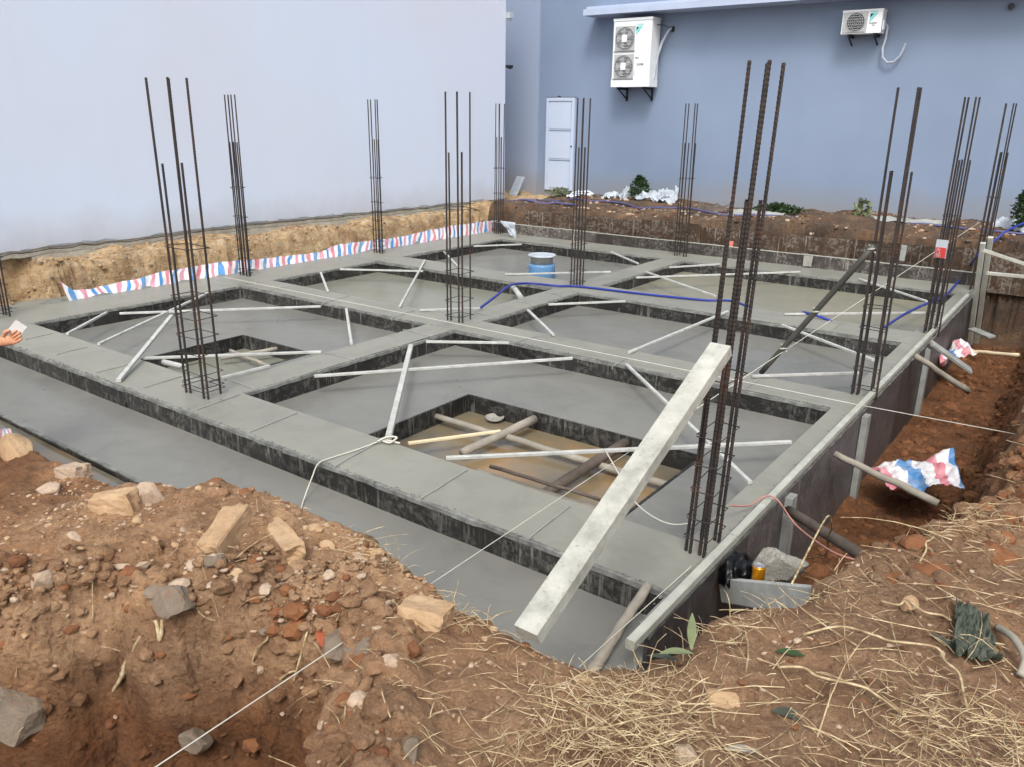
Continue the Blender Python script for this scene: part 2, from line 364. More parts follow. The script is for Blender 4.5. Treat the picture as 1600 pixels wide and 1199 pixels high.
def height(X, Y):
    n1 = fbm(X*1.1, Y*1.1, 3, 4); n2 = fbm(X*5, Y*5, 11, 5, .6); n3 = fbm(X*22, Y*22, 23, 3, .6)
    T = .47+.10*n1
    T = np.where(Y < .5, T-.42*sm((2.25-X)/1.5), T)
    T = np.where((X < -4) & (Y > -1), T-.05, T)
    T = T+np.where(Y < 0, .05*np.clip(-Y-1.2, 0, 2), 0)*sm((X-3.2)/1)
    T = T+.22*sm((X-5.2)/.6)*sm((Y-.9)/1.2)
    T = T+.06*sm((Y-9)/1)+.05*sm((X+1)/4)*sm((Y-9)/1)
    T = T+.05*n2+.022*n3
    # spoil lump on the crest and small hollows
    T = T+.10*np.exp(-((X-2.35)**2+(Y+1.3)**2)/.05)+.07*np.exp(-((X-2.75)**2+(Y+1.35)**2)/.1)
    # spoil heap on the back bank
    T = T+.16*np.exp(-((X-2.2)**2/1.1+(Y-10.7)**2/.12))+.10*np.exp(-((X-3.7)**2/.5+(Y-10.8)**2/.12))
    floor = -.78+.05*n1+.05*n2+.015*n3
    floor = np.where(X < 4.1, -.6, floor)
    d = sdist(CREST, X, Y)+.10*n2*sm((X-3.9)/.6)+.03*n3+.02*n2
    wd = np.where(X < 2.1, .22, .5)
    wd = np.where((X > 4.3) & (Y > .3), .34+.30*sm((Y-.4)/2), wd)
    wd = np.where((Y > 9.3), .22, wd); wd = np.where((X < -4.2) & (Y > -1), .28, wd)
    k = sm(d/wd+.02)
    # a lumpy slope on the right hand bank
    z = T*(1-k)+floor*k+.10*n2*4*k*(1-k)*np.where(X > 4.2, 1, .3)
    # recess dug under the left wall
    nn = (1-sm(np.abs(Y-1.02)/.24-.5))*sm((-4.3-X)/.2)*(1-sm((-5.5-X)/.15)); z = z*(1-nn)+(-.05)*nn
    # earth piled against the right formwork
    z = z+np.where(X > 4.15, .30*np.exp(-((X-4.8)**2/.12+(Y-.75)**2/.12)), 0)
    d2 = sdist(DITCH, X, Y)+.06*n2+.006*n3+.06*fbm(X*2.3, Y*2.3, 41, 2)
    T2 = np.exp(-((d2+.10)/.16)**2)*(.05+.16*np.abs(fbm(X*7, Y*7, 91, 4, .6))); z = z+T2*(Y < -1)
    k2 = sm(d2/.34+.06)
    z = z*(1-k2)+(-.85+.06*n2+.10*n1)*k2
    z = z-.10*np.exp(-(d2/.10)**2)*(d2 < .1)*.3
    return z
def h1(x, y): return float(height(np.array([float(x)]), np.array([float(y)]))[0])
def axis(parts):
    a = []
    for s, e, st in parts: a += list(np.arange(s, e-1e-6, st))
    return np.array(a+[parts[-1][1]])
gx = axis([(-60, -12, 6), (-12, -6.4, .7), (-6.4, -3.9, .045), (-3.9, -.4, .12), (-.4, 1.2, .045), (1.2, 6.4, .0175), (6.4, 8, .1), (8, 60, 5)])
gy = axis([(-40, -6, 4), (-6, -3.1, .15), (-3.1, 1.6, .0175), (1.6, 5, .035), (5, 11.2, .05), (11.2, 13.5, .12), (13.5, 60, 5)])
X, Y = np.meshgrid(gx, gy); Z = height(X, Y)
gxm, gym = np.gradient(Z, gx, axis=1), np.gradient(Z, gy, axis=0)
slope = np.clip(np.hypot(gxm, gym)/1.6, 0, 1)
dn = (fbm(Z*7+X*2, (Y-X)*5, 77, 5, .62)*.075+fbm(Z*28, (Y-X)*22, 79, 2)*.012)*slope
nrm = np.hypot(gxm, gym)+1e-6
V = np.stack([X-gxm/nrm*dn, Y-gym/nrm*dn, Z], -1).reshape(-1, 3)
ny, nx = X.shape; idx = np.arange(ny*nx).reshape(ny, nx)
Q = np.stack([idx[:-1, :-1], idx[:-1, 1:], idx[1:, 1:], idx[1:, :-1]], -1).reshape(-1, 4)
me = bpy.data.meshes.new('ground'); me.vertices.add(len(V)); me.vertices.foreach_set('co', V.ravel())
me.loops.add(Q.size); me.loops.foreach_set('vertex_index', Q.ravel().astype(np.int32))
me.polygons.add(len(Q)); me.polygons.foreach_set('loop_start', np.arange(0, Q.size, 4, dtype=np.int32)); me.polygons.foreach_set('loop_total', np.full(len(Q), 4, np.int32))
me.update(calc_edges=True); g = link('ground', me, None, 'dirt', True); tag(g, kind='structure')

# ---------------------------------------------------------------- neighbouring buildings
ZW = 6.5
def wall_u(v): return -5.5+.0355*(v-1.1)
edge = [(-40, 402), (0, 396), (90, 384), (200, 373), (300, 360), (385, 349), (480, 341), (560, 333), (640, 325), (720, 317), (788, 311)]
def on_left(x, y):
    d = ray(x, y); # plane u = a + b v
    t = (wall_u(0)+.0355*CAM.y-CAM.x)/(d.x-.0355*d.y); return CAM+d*t
bh = thing('neighbour_house', 'pale lavender rendered house wall rising along the left of the foundation', 'house', (-5.5, 5, .4))
ep = [on_left(*e) for e in edge]; ep = [(wall_u(-5), -5, ep[0].z)]+[tuple(p) for p in ep]
fine = []
for i in range(len(ep)-1):
    for k in range(6):
        t = k/6; fine.append((ep[i][0]*(1-t)+ep[i+1][0]*t, ep[i][1]*(1-t)+ep[i+1][1]*t, ep[i][2]*(1-t)+ep[i+1][2]*t+random.uniform(-.012, .012)))
fine.append(ep[-1])
VE = ep[-1][1]
b = MB()
for i in range(len(fine)-1):
    a, c = fine[i], fine[i+1]
    b.add([a, c, (wall_u(c[1]), c[1], ZW), (wall_u(a[1]), a[1], ZW)], [(0, 1, 2, 3)])
ue = wall_u(VE)
b.add([(ue, VE, -.2), (ue-6, VE, -.2), (ue-6, VE, ZW), (ue, VE, ZW)], [(0, 1, 2, 3)])
b.add([(wall_u(-5), -5, ZW), (ue, VE, ZW), (ue-6, VE, ZW), (ue-6, -5, ZW)], [(0, 1, 2, 3)])
b.build('render_coat', 'wall_left', bh)
# unpainted rough plaster band and footing below the paint
b = MB()
for i in range(len(fine)-1):
    a, c = fine[i], fine[i+1]
    for j in range(4):
        if j and .78 < a[1] < 1.3: continue
        z0a, z1a = a[2]+.03-.12*j, a[2]+.03-.12*(j+1); z0c, z1c = c[2]+.03-.12*j, c[2]+.03-.12*(j+1)
        o1 = -.02+(.0 if j < 1 else .035)
        b.add([(a[0]+o1, a[1], z0a), (c[0]+o1, c[1], z0c), (c[0]+o1+.004, c[1], z1c), (a[0]+o1+.004, a[1], z1a)], [(0, 1, 2, 3)])
b.build('bare_footing', 'plaster', bh)
# broken lip of paint along the edge and the hairline cable
b = MB()
for i in range(0, len(fine)-1):
    a, c = fine[i], fine[i+1]
    if random.random() < .75:
        b.add([(a[0]+.004, a[1], a[2]-.012), (c[0]+.004, c[1], c[2]-.012), (c[0]+.018, c[1], c[2]+random.uniform(.01, .035)), (a[0]+.018, a[1], a[2]+random.uniform(.01, .03))], [(0, 1, 2, 3)])
b.build('paint_lip', 'white', bh)['kind'] = 'stuff'
b = MB(); b.tube([(p[0]+.035, p[1], p[2]-.03+random.uniform(-.008, .008)) for p in fine], .005, 5); b.build('wall_cable', 'black')
tag(bpy.data.objects['wall_cable'], 'thin black cable sagging along the broken paint edge of the pale left wall', 'cable')
for (x, y, hh, ww, nm, lb) in ((793, 24, .11, .16, 'pipe_bracket', 'small white bracket at the upper corner of the pale house'), (793, 104, .05, .12, 'wall_lamp', 'small dark bracket on the corner of the pale house')):  # two pipe brackets on the end face of the house
    P = atv(x, y, VE+.02); b = MB(); b.box((P.x-.06, VE+.002, P.z-hh/2), (P.x+.07, VE+.12, P.z+hh/2)).lathe((P.x+.03, VE+.06, P.z-hh*.9), [(.03, 0), (.05, hh*.3)], 10)
    tag(b.build(nm, 'white' if nm[0] == 'p' else 'black'), lb, 'bracket' if nm[0] == 'p' else 'lamp')

WV = 13.0
rh = thing('rear_house', 'blue grey rendered house wall across the back of the site', 'house', (0, WV, .5))
xs = atv(842, 200, WV).x
b = MB(); b.box((xs, WV, -.3), (16, WV+6, ZW)); b.build('facade', 'wall_right', rh)
b = MB(); b.box((-14, WV-.05, -.3), (xs, WV+5, ZW)); b.build('corner_pier', 'wall_strip', rh)
a = atv(911, 24, WV-.55)
b = MB(); b.box((a.x, WV-.55, a.z-.01), (12, WV-.002, a.z+.11)); b.box((a.x+.05, WV-.50, a.z+.11), (12, WV-.004, a.z+.16)); b.build('canopy_slab', 'eave', rh)
b = MB()
for k in range(5): b.box((-2.0+k*.07, WV-.50, a.z+.16), (-1.97+k*.07, WV-.44, a.z+.30))
b.build('vent_bars', 'black', rh)
# door
d0, d1 = atv(856, 153, WV), atv(900, 153, WV); dz0 = atv(855, 296, WV).z; dz1 = d0.z
dr = thing('back_door', 'narrow pale three panel door in the blue grey rear wall', 'door', (d0.x, WV, dz0))
b = MB(); X0, X1 = d0.x, d1.x
b.box((X0, WV-.05, dz0), (X0+.06, WV-.001, dz1)); b.box((X1-.07, WV-.05, dz0), (X1, WV-.001, dz1)); b.box((X0+.06, WV-.05, dz1-.07), (X1-.07, WV-.001, dz1))
b.build('door_frame', 'door', dr)
H = dz1-.07-dz0
b = MB(); b.box((X0+.06, WV-.02, dz0), (X1-.07, WV-.001, dz1-.07)); b.build('door_leaf', 'door', dr)
for k in range(3):
    z0 = dz0+.03+k*H/3; b = MB(); b.box((X0+.085, WV-.032, z0+.03), (X1-.095, WV-.021, z0+H/3-.03)); b.build('panel', 'door', dr)
    b = MB(); b.box((X0+.08, WV-.034, z0+H/3-.022), (X1-.09, WV-.0205, z0+H/3-.004)); b.build('panel_groove', 'door_line', dr)
b = MB(); b.box((X0-.02, WV-.03, dz1+.002), (X1+.02, WV-.002, dz1+.015)).box((X0+.3, WV-.04, dz1+.015), (X0+.36, WV-.01, dz1+.04)); b.build('door_head', 'ac_dark', dr)
b = MB(); b.lathe((X1-.045, WV-.075, dz0+1.0), [(.012, 0), (.02, .01), (.012, .024)], 10, 'y'); b.build('handle', 'black', dr)

def logo(par, x, y, z, s):
    b = MB(); b.add([(x, y, z), (x+s*.85, y, z), (x, y, z-s*1.0)], [(0, 1, 2)]); b.add([(x, y+.003, z), (x+s*.85, y+.003, z), (x, y+.003, z-s)], [(2, 1, 0)]); b.build('teal_emblem', 'teal', par)
    b = MB(); b.add([(x, y-.003, z-s*.1), (x+s*.34, y-.003, z-s*.1), (x, y-.003, z-s*.5)], [(0, 1, 2)]); b.build('dark_emblem', 'navy', par)
def text(par, s, x, y, z, size, mat='black', nm='lettering'):
    c = bpy.data.curves.new(nm, 'FONT'); c.body = s; c.size = size; c.extrude = .001
    o = bpy.data.objects.new(nm, c); COL.objects.link(o)
    dg = bpy.context.evaluated_depsgraph_get(); me = bpy.data.meshes.new_from_object(o.evaluated_get(dg)); bpy.data.objects.remove(o)
    me.materials.clear(); me.materials.append(MT[mat]); o = bpy.data.objects.new(nm, me); COL.objects.link(o)
    o.rotation_euler = (R(90), 0, 0); o.parent = par; o.location = Vector((x, y, z))-Vector(wloc(par)); return o
def fan(par, cx, y, cz, r, hub, grille):
    b = MB(); b.box((cx-r*1.06, y+.0, cz-r*1.08), (cx+r*1.06, y+.006, cz+r*1.08)); f = b.build('fan_surround', grille, par)
    b = MB(); b.lathe((cx, y-.004, cz), [(r, .002), (r, 0)], 32, 'y'); b.build('fan_opening', 'ac_dark' if hub is None else 'fan_grey', par)
    b = MB()
    for k in range(5):
        t = k*2*math.pi/5; pts = []
        for rr, dt in ((.12, 0), (.9, .25), (.85, .95), (.12, .5)): pts.append((cx+r*rr*math.cos(t+dt), y-.008-.006*(dt > .3), cz+r*rr*math.sin(t+dt)))
        b.add(pts, [(0, 1, 2, 3)])
    b.build('fan_blade', 'ac_dark' if hub is None else 'ac_grille', par)
    b = MB()
    for q in np.linspace(.2, 1.0, 6 if hub else 5):
        b.tube([(cx+r*q*math.cos(t), y-.018, cz+r*q*math.sin(t)) for t in np.linspace(0, 2*math.pi, 29)], .0035, 4)
    for k in range(7):
        zz = cz-r+2*r*(k+.5)/7; hw = math.sqrt(max(0, r*r-(zz-cz)**2)); b.tube([(cx-hw, y-.02, zz), (cx+hw, y-.02, zz)], .004, 4)
    b.build('fan_guard', grille, par)
    if hub: b = MB(); b.box((cx-hub, y-.03, cz-hub*1.15), (cx+hub, y-.022, cz+hub*1.15)); b.build('hub_plate', 'ac_white', par)
# big twin fan unit
D = .36; yb = WV-.10-D
A = atv(960, 31, yb); B = atv(1020, 27, yb); Cc = atv(957, 134, yb)
x0, x1, z1, z0 = A.x, B.x, A.z, Cc.z
ac = thing('air_conditioner', 'tall white twin fan outdoor air conditioner on the rear wall', 'air conditioner', ((x0+x1)/2, WV-.3, z0))
b = MB(); b.box((x0, yb, z0), (x1, yb+D, z1)).box((x0-.01, yb-.012, z1-.035), (x1+.01, yb+D, z1+.012)).box((x0-.01, yb-.01, z0-.03), (x1+.01, yb+D, z0+.12)); b.build('casing', 'ac_white', ac)
W_, H_ = x1-x0, z1-z0; r = W_*.245
for k in (0, 1): fan(ac, x0+.06+r, yb-.008, z0+H_*(.29+.42*k), r, .06, 'ac_grille')
b = MB()
for k in (0, 1): b.box((x0+.03, yb-.02, z0+H_*(.29+.42*k)-r*1.18), (x0+.09+2*r, yb-.009, z0+H_*(.29+.42*k)-r*1.13))
b.build('seam_strip', 'ac_dark', ac)
logo(ac, x0+W_*.60, yb-.004, z1-.15, .17); text(ac, 'DAIKIN', x0+W_*.60, yb-.005, z1-.135, .05, 'teal')
text(ac, 'VRV', x0+W_*.60, yb-.005, z0+H_*.40, .05); text(ac, 'SUPER', x0+W_*.66, yb-.005, z0+H_*.30, .055)
b = MB(); b.box((x0+W_*.55, yb-.005, z0+H_*.15), (x0+W_*.62, yb-.001, z0+H_*.23)); b.build('rating_plate', 'ac_side', ac)
for k in (.16, .84): b = MB(); b.box((x0+W_*k-.02, yb+.02, z0-.08), (x0+W_*k+.02, WV-.001, z0-.031)).bar((x0+W_*k, yb+.08, z0-.08), (x0+W_*k, WV-.02, z0-.26), .03, .02).box((x0+W_*k-.02, WV-.025, z0-.30), (x0+W_*k+.02, WV-.001, z0-.03)); b.build('bracket', 'black', ac)
b = MB(); b.tube([(x1, WV-.25, z0+H_*.1), (x1+.03, WV-.2, z0+H_*.45), (x1+.09, WV-.15, z0+H_*.66), (x1+.2, WV-.10, z0+H_*.83), (x1+.24, WV-.02, z0+H_*.87)], .024, 8); b.build('refrigerant_pipe', 'white', ac)
b = MB(); b.tube([(x1, WV-.25, z1-.12), (x1+.12, WV-.15, z1-.13), (x1+.22, WV-.04, z1-.2)], .008, 5); b.box((x1+.2, WV-.06, z1-.24), (x1+.27, WV-.001, z1-.15)); b.build('power_cable', 'black', ac)
# small unit
D = .26; yb = WV-.08-D
A = atv(1318, 18, yb); B = atv(1381, 12, yb); Cc = atv(1315, 54, yb); x0, x1, z1, z0 = A.x, B.x, A.z, Cc.z; W_, H_ = x1-x0, z1-z0
ac2 = thing('air_conditioner', 'small white single fan air conditioner high on the right of the rear wall', 'air conditioner', ((x0+x1)/2, WV-.2, z0))
b = MB(); b.box((x0, yb, z0), (x1, yb+D, z1)).box((x0-.008, yb-.008, z1-.02), (x1+.008, yb+D, z1+.01)); b.build('casing', 'ac_white', ac2)
b = MB(); b.box((x0+.02, yb-.012, z0+.02), (x0+W_*.64, yb-.001, z1-.03)); b.build('grille_panel', 'ac_grille', ac2)
fan(ac2, x0+W_*.36, yb-.018, z0+H_*.5, H_*.40, None, 'ac_grille')
logo(ac2, x0+W_*.70, yb-.004, z1-.05, .15); text(ac2, 'DAIKIN', x0+W_*.70, yb-.005, z1-.04, .035, 'teal'); text(ac2, 'Inverter', x0+W_*.69, yb-.005, z0+H_*.40, .04); text(ac2, 'ac', x0+W_*.78, yb-.005, z0+H_*.31, .04)
for k in (.2, .85): b = MB(); b.box((x0+W_*k-.02, yb+.02, z0-.05), (x0+W_*k+.02, WV-.001, z0-.003)).bar((x0+W_*k, yb+.06, z0-.05), (x0+W_*k, WV-.02, z0-.17), .025, .02); b.build('bracket', 'black', ac2)
hp = [atv(x, y, WV-.10) for x, y in ((1384, 38), (1387, 42), (1384, 60), (1379, 76), (1379, 90), (1386, 98), (1396, 97), (1406, 88), (1412, 76), (1415, 68))]
b = MB(); b.tube(hp, .019, 7); b.build('refrigerant_pipe', 'white', ac2)
b = MB(); b.box((x1+.009, yb+.04, z0+.05), (x1+.03, yb+.16, z0+.2)); b.build('valve_cover', 'ac_side', ac2)
P = atv(1580, 10, WV-.06); b = MB(); b.lathe((P.x, WV-.08, P.z), [(.05, 0), (.05, .04), (.03, .078)], 14, 'y'); tag(b.build('wall_camera', 'ac_dark'), 'small dark round fitting near the top right of the rear wall', 'fitting')

# ---------------------------------------------------------------- foundation concrete
ZS = -.17
VA = [(0, .52), (3.23, 3.71), (5.76, 6.35), (9.01, 9.76)]
UB = [(-4.72, -3.78), (-.395, 0), (4.0, 4.19)]
U0, U1 = -4.72, 4.19; VO = -.73
fd = thing('concrete_foundation', 'freshly poured grey concrete grid of ground beams on a footing slab', 'foundation', (0, 4.5, -.6))
def beam(x0, y0, x1, y1, ztop=0.0):
    n = max(2, int((x1-x0)/.06)); k = max(2, int((y1-y0)/.06)); b = MB()
    n = min(n, 160); k = min(k, 160)
    xs_ = np.linspace(x0, x1, n+1); ys_ = np.linspace(y0, y1, k+1); XX, YY = np.meshgrid(xs_, ys_)
    ZZ = ztop+.004*fbm(XX*1.5, YY*1.5, 5, 3)+.0015*fbm(XX*14, YY*14, 9, 3)
    vs = list(zip(XX.ravel(), YY.ravel(), ZZ.ravel()))
    fs = [(j*(n+1)+i, j*(n+1)+i+1, (j+1)*(n+1)+i+1, (j+1)*(n+1)+i) for j in range(k) for i in range(n)]
    b.add(vs, fs)
    b.add([(x0, y0, ztop-.3), (x1, y0, ztop-.3), (x1, y1, ztop-.3), (x0, y1, ztop-.3), (x0, y0, ztop-.004), (x1, y0, ztop-.004), (x1, y1, ztop-.004), (x0, y1, ztop-.004)],
          [(0, 1, 5, 4), (1, 2, 6, 5), (2, 3, 7, 6), (3, 0, 4, 7)])
    return b
for i, (v0, v1) in enumerate(VA): beam(U0-.25 if i else -8.0, v0, U1, v1).build('ground_beam', 'concrete', fd, True)
for i in range(3):
    for j, (u0, u1) in enumerate(UB):
        beam(u0-(.25 if j == 0 else 0), VA[i][1], u1, VA[i+1][0], -.0005).build('ground_beam', 'concrete', fd, True)
# footing slab pieces (around the two openings)
HR = (1.2, .68, 3.42, 2.02); HL = (-2.1, .68, -.95, 2.02)
def slab(x0, y0, x1, y1, mat='slab', z=ZS): return beam(x0, y0, x1, y1, z).build('footing_slab', mat, fd, True)
slab(-8.0, VO, U1, -.022)
def bay_with_hole(bx0, bx1, h):
    y0, y1 = VA[0][1], VA[1][0]-.02; hx0, hy0, hx1, hy1 = h
    slab(bx0, hy1+.02, bx1, y1); slab(bx0, y0, hx0-.02, hy1+.02); slab(hx1+.02, y0, bx1, hy1+.02); slab(hx0-.02, y0, hx1+.02, hy0-.02)
bay_with_hole(UB[0][1]+.02, UB[1][0], HL); bay_with_hole(UB[1][1]+.02, UB[2][0], HR)
for (a, c) in ((UB[0][1]+.02, UB[1][0]), (UB[1][1]+.02, UB[2][0])):
    slab(a, VA[1][1], c, VA[2][0]-.02, 'cement_water' if a < -1 else 'slab')
    slab(a, VA[2][1], c, VA[3][0]-.02, 'slab' if a < -1 else 'olive_water')
for (x0, y0, x1, y1) in (HR, HL):
    b = MB(); b.add([(x0, y0, -.32), (x1, y0, -.32), (x1, y1, -.32), (x0, y1, -.32)], [(0, 1, 2, 3)]); tag(b.build('water', 'mud_water' if x0 > 0 else 'cement_water'), kind='structure')
b = MB(); b.add([(-8, -1.9, -.215), (1.6, -1.35, -.215), (2.2, -.755, -.215), (-8, -.755, -.215)], [(0, 1, 2, 3)]); tag(b.build('water', 'mud_water'), kind='structure')
# wires that tie the two sides of the forms over the beams
ties = [((40, 530), (82, 521)), ((88, 554), (136, 542)), ((151, 582), (200, 570)), ((225, 606), (283, 588)), ((307, 640), (375, 616)), ((390, 675), (464, 645)), ((522, 730), (590, 691)), ((657, 779), (730, 734)), ((825, 842), (890, 791)),
        ((420, 454), (455, 447)), ((502, 475), (546, 462)), ((612, 497), (647, 485)), ((802, 536), (842, 524)), ((957, 572), (980, 560)), ((1165, 607), (1185, 594)),
        ((502, 550), (554, 562)), ((630, 515), (675, 526)), ((352, 592), (397, 607)), ((803, 470), (830, 475)), ((860, 458), (880, 463)), ((740, 488), (777, 495)), ((990, 469), (1006, 464)), ((1300, 516), (1312, 506))]
for p_, q_ in ties:
    a, c = at(*p_, .006), at(*q_, .006); mid = (a+c)/2
    b = MB(); b.tube([a-Vector((0, 0, .03)), a, a*.66+c*.34+Vector((random.uniform(-.008, .008), 0, .002)), a*.3+c*.7, c, c-Vector((0, 0, .02))], .0042, 5)
    b.build('tie_wire', 'batten_grey', fd)
# splashed concrete mounds against the bank and the plastic
b = MB()
for k in range(16):
    vy = .6+k*.58; uu = -4.66-random.random()*.05; rr = random.uniform(.10, .22); hh = random.uniform(.02, .07)
    n = 12; vs = [(uu, vy, hh)]; 
    for ring, (q, hz) in enumerate(((.4, .75), (.75, .3), (1.0, -.02))):
        for j in range(n):
            t = 2*math.pi*j/n; s_ = q*rr*random.uniform(.85, 1.15); vs.append((uu+s_*math.cos(t)*.7, vy+s_*math.sin(t)*1.4, hh*hz))
    fs = [(0, 1+j, 1+(j+1) % n) for j in range(n)]+[(1+r_*n+j, 1+r_*n+(j+1) % n, 1+(r_+1)*n+(j+1) % n, 1+(r_+1)*n+j) for r_ in range(2) for j in range(n)]
    b.add(vs, [tuple(reversed(f)) for f in fs])
b.build('splashed_mound', 'slab', fd, True)['kind'] = 'stuff'

# ---------------------------------------------------------------- formwork
def form_run(label, p, q, z0, z1, nrm_, mat='form', seg=1.05, top=True, group='dark formwork runs', topmat='cement_smear', step=False):
    """panels standing along p->q (2D), facing nrm_"""
    p, q = Vector((*p, 0)), Vector((*q, 0)); d = (q-p); L = d.length; d.normalize(); nv = Vector((*nrm_, 0)); th = .018
    t = thing('formwork', label, 'formwork', tuple((p+q)/2+Vector((0, 0, z0))), group)
    k = max(1, round(L/seg)); cuts = [0]+[L*(i+random.uniform(-.08, .08))/k for i in range(1, k)]+[L]
    for i in range(k):
        off = random.uniform(-.0015, .004); zz = z1-(random.uniform(0, .006)); tilt = random.uniform(-.004, .004)
        a = p+d*(cuts[i]+.002)+nv*off; c = p+d*(cuts[i+1]-.002)+nv*(off+tilt)
        b = MB(); vs = []
        for pt in (a, c):
            for o_ in (0, th):
                for z in (z0, zz-(.027 if z1 == 0 else .013)): vs.append(tuple(pt+nv*o_+Vector((0, 0, z))))
        b.add(vs, [(0, 1, 3, 2), (4, 6, 7, 5), (0, 4, 5, 1), (2, 3, 7, 6), (1, 5, 7, 3), (0, 2, 6, 4)]); pn = b.build('panel', mat, t)
        if top:
            b = MB(); n = max(2, int((cuts[i+1]-cuts[i])/.08)); vs = []
            for s_ in range(n+1):
                pt = a+(c-a)*(s_/n); e = random.uniform(-.003, .006)
                for o_, z in ((-.004, zz-.012), (-.004, zz+.001), (th+e+.003, zz+random.uniform(-.002, .002)), (th+e+.003, zz-(.027 if z1 == 0 else .013)+random.uniform(-.004, .004))): vs.append(tuple(pt+nv*o_+Vector((0, 0, z))))
            fs = [(s_*4+j, s_*4+(j+1) % 4, s_*4+4+(j+1) % 4, s_*4+4+j) for s_ in range(n) for j in range(4)]+[(0, 1, 2, 3), tuple(n*4+j for j in (3, 2, 1, 0))]
            b.add(vs, fs); b.build('top_edge', topmat, t)
    return t
form_run('long dark formwork along the outer front face of the front beam', (-8, -.001), (4.18, -.001), ZS-.01, .0, (0, -1))
bays = [('back left', UB[0][1], UB[1][0]), ('right', UB[1][1], UB[2][0])]
for nm, (u0, u1) in (('left', (UB[0][1], UB[1][0])), ('right', (UB[1][1], UB[2][0]))):
    for r_, row in enumerate(('front', 'middle', 'rear')):
        form_run(f'dark streaked formwork closing the far side of the {row} {nm} bay', (u0+.02, VA[r_+1][0]-.001), (u1, VA[r_+1][0]-.001), ZS-.01, .0, (0, -1))
        form_run(f'dark streaked formwork down the left side of the {row} {nm} bay', (u0+.001, VA[r_][1]), (u0+.001, VA[r_+1][0]-.001), ZS-.01, .0, (1, 0))
for nm, (x0, y0, x1, y1) in (('right', HR), ('left', HL)):
    t = thing('formwork_box', f'four sided dark formwork box lining the muddy opening of the front {nm} bay', 'formwork', ((x0+x1)/2, (y0+y1)/2, -.4))
    for (a, c, n_) in (((x0, y0), (x1, y0), (0, -1)), ((x0, y1), (x1, y1), (0, 1)), ((x0, y0), (x0, y1), (-1, 0)), ((x1, y0), (x1, y1), (1, 0))):
        b = MB(); xa, xb = sorted((a[0], c[0]+n_[0]*.018)) if n_[0] else (a[0]-.018, c[0]+.018); ya, yb_ = sorted((a[1], c[1]+n_[1]*.018)) if n_[1] else (a[1]+.001, c[1]-.001)
        b.box((xa, ya, -.5), (xb, yb_, ZS+.006)); b.build('panel', 'form', t)
# outer slab form at front left
form_run('low dark formwork holding the outer front edge of the footing slab', (-8, VO), (3.9, VO), -.5, ZS+.004, (0, -1))
# right hand outer formwork
rf = form_run('tall purple black formwork along the right side of the foundation', (4.192, -.36), (4.192, 9.75), -.95, -.02, (1, 0), 'form_purple', 1.22, True)
for k, yv in enumerate((1.50, 3.35, 5.9)):
    b = MB(); b.box((4.214, yv, -.95), (4.262, yv+.10, -.06)); b.build('stud', 'batten_grey', rf)
b = MB(); b.box((4.19, -.75, -.95), (4.21, -.366, ZS-.02)); b.build('end_panel', 'form_purple', rf)
form_run('streaked low formwork board behind the rear beam', (-4.6, 9.765), (4.19, 9.765), -.1, .20, (0, 1), 'form_back', 1.22, True, topmat='rail')
# upper brown boards holding the back bank
t = thing('retaining_boards', 'brown paint streaked boards holding back the soil behind the rear beam', 'retaining boards', (1, 9.95, .2))
for k in range(8):
    x0 = -3.9+k*1.25; zt = .46+random.uniform(-.02, .03)+.02*k/8; o_ = random.uniform(0, .012)
    b = MB(); b.box((x0+.004, 9.93+o_, -.1), (x0+1.246, 9.95+o_, zt)); b.build('board', 'form_brown', t)
b = MB(); b.box((6.105, 9.93, -.1), (7.3, 9.95, .5)); b.build('board', 'form_brown', t)
for (x, y, w_, h_, mt, lb) in ((1140, 382, .12, .10, 'pink', None), (1262, 408, .13, .16, 'concrete_lump', None), (1410, 395, .09, .24, 'batten_grey', None)):
    P = atv(x, y, 9.70 if mt != 'pink' else 9.9); b = MB(); b.box((P.x-w_/2, P.y-.006, P.z-h_/2), (P.x+w_/2, P.y+.006, P.z+h_/2), 0, .01)
    tag(b.build('offcut', mt), {1140: 'pink scrap stuck on the brown retaining boards', 1262: 'pale cement smeared offcut on the rear form', 1410: 'pale upright offcut near the right end of the retaining boards'}[x], 'offcut')
# rail along the right side
r1, r2 = at(984, 1008, .04), at(1512, 462, .04); dv = (r2-r1)
for k, (s0, s1, lb) in enumerate(((0, .125, 'near end'), (.126, .42, 'second length'), (.421, .72, 'third length'), (.721, 1.0, 'far end'))):
    t = tag(MB().bar(r1+dv*s0, r1+dv*s1, .045, .05, random.uniform(-.03, .03)).build('square_tube_rail', 'rail'), f'pale square tube rail on the right formwork edge, {lb}', 'rail', 'rail tubes on the right formwork edge')
b = MB(); b.bar((4.165, -.35, .012), (4.165, 9.5, .012), .012, .022); tag(b.build('edge_strip', 'cement_smear'), 'thin cement caked strip beside the pale right hand rail', 'strip')

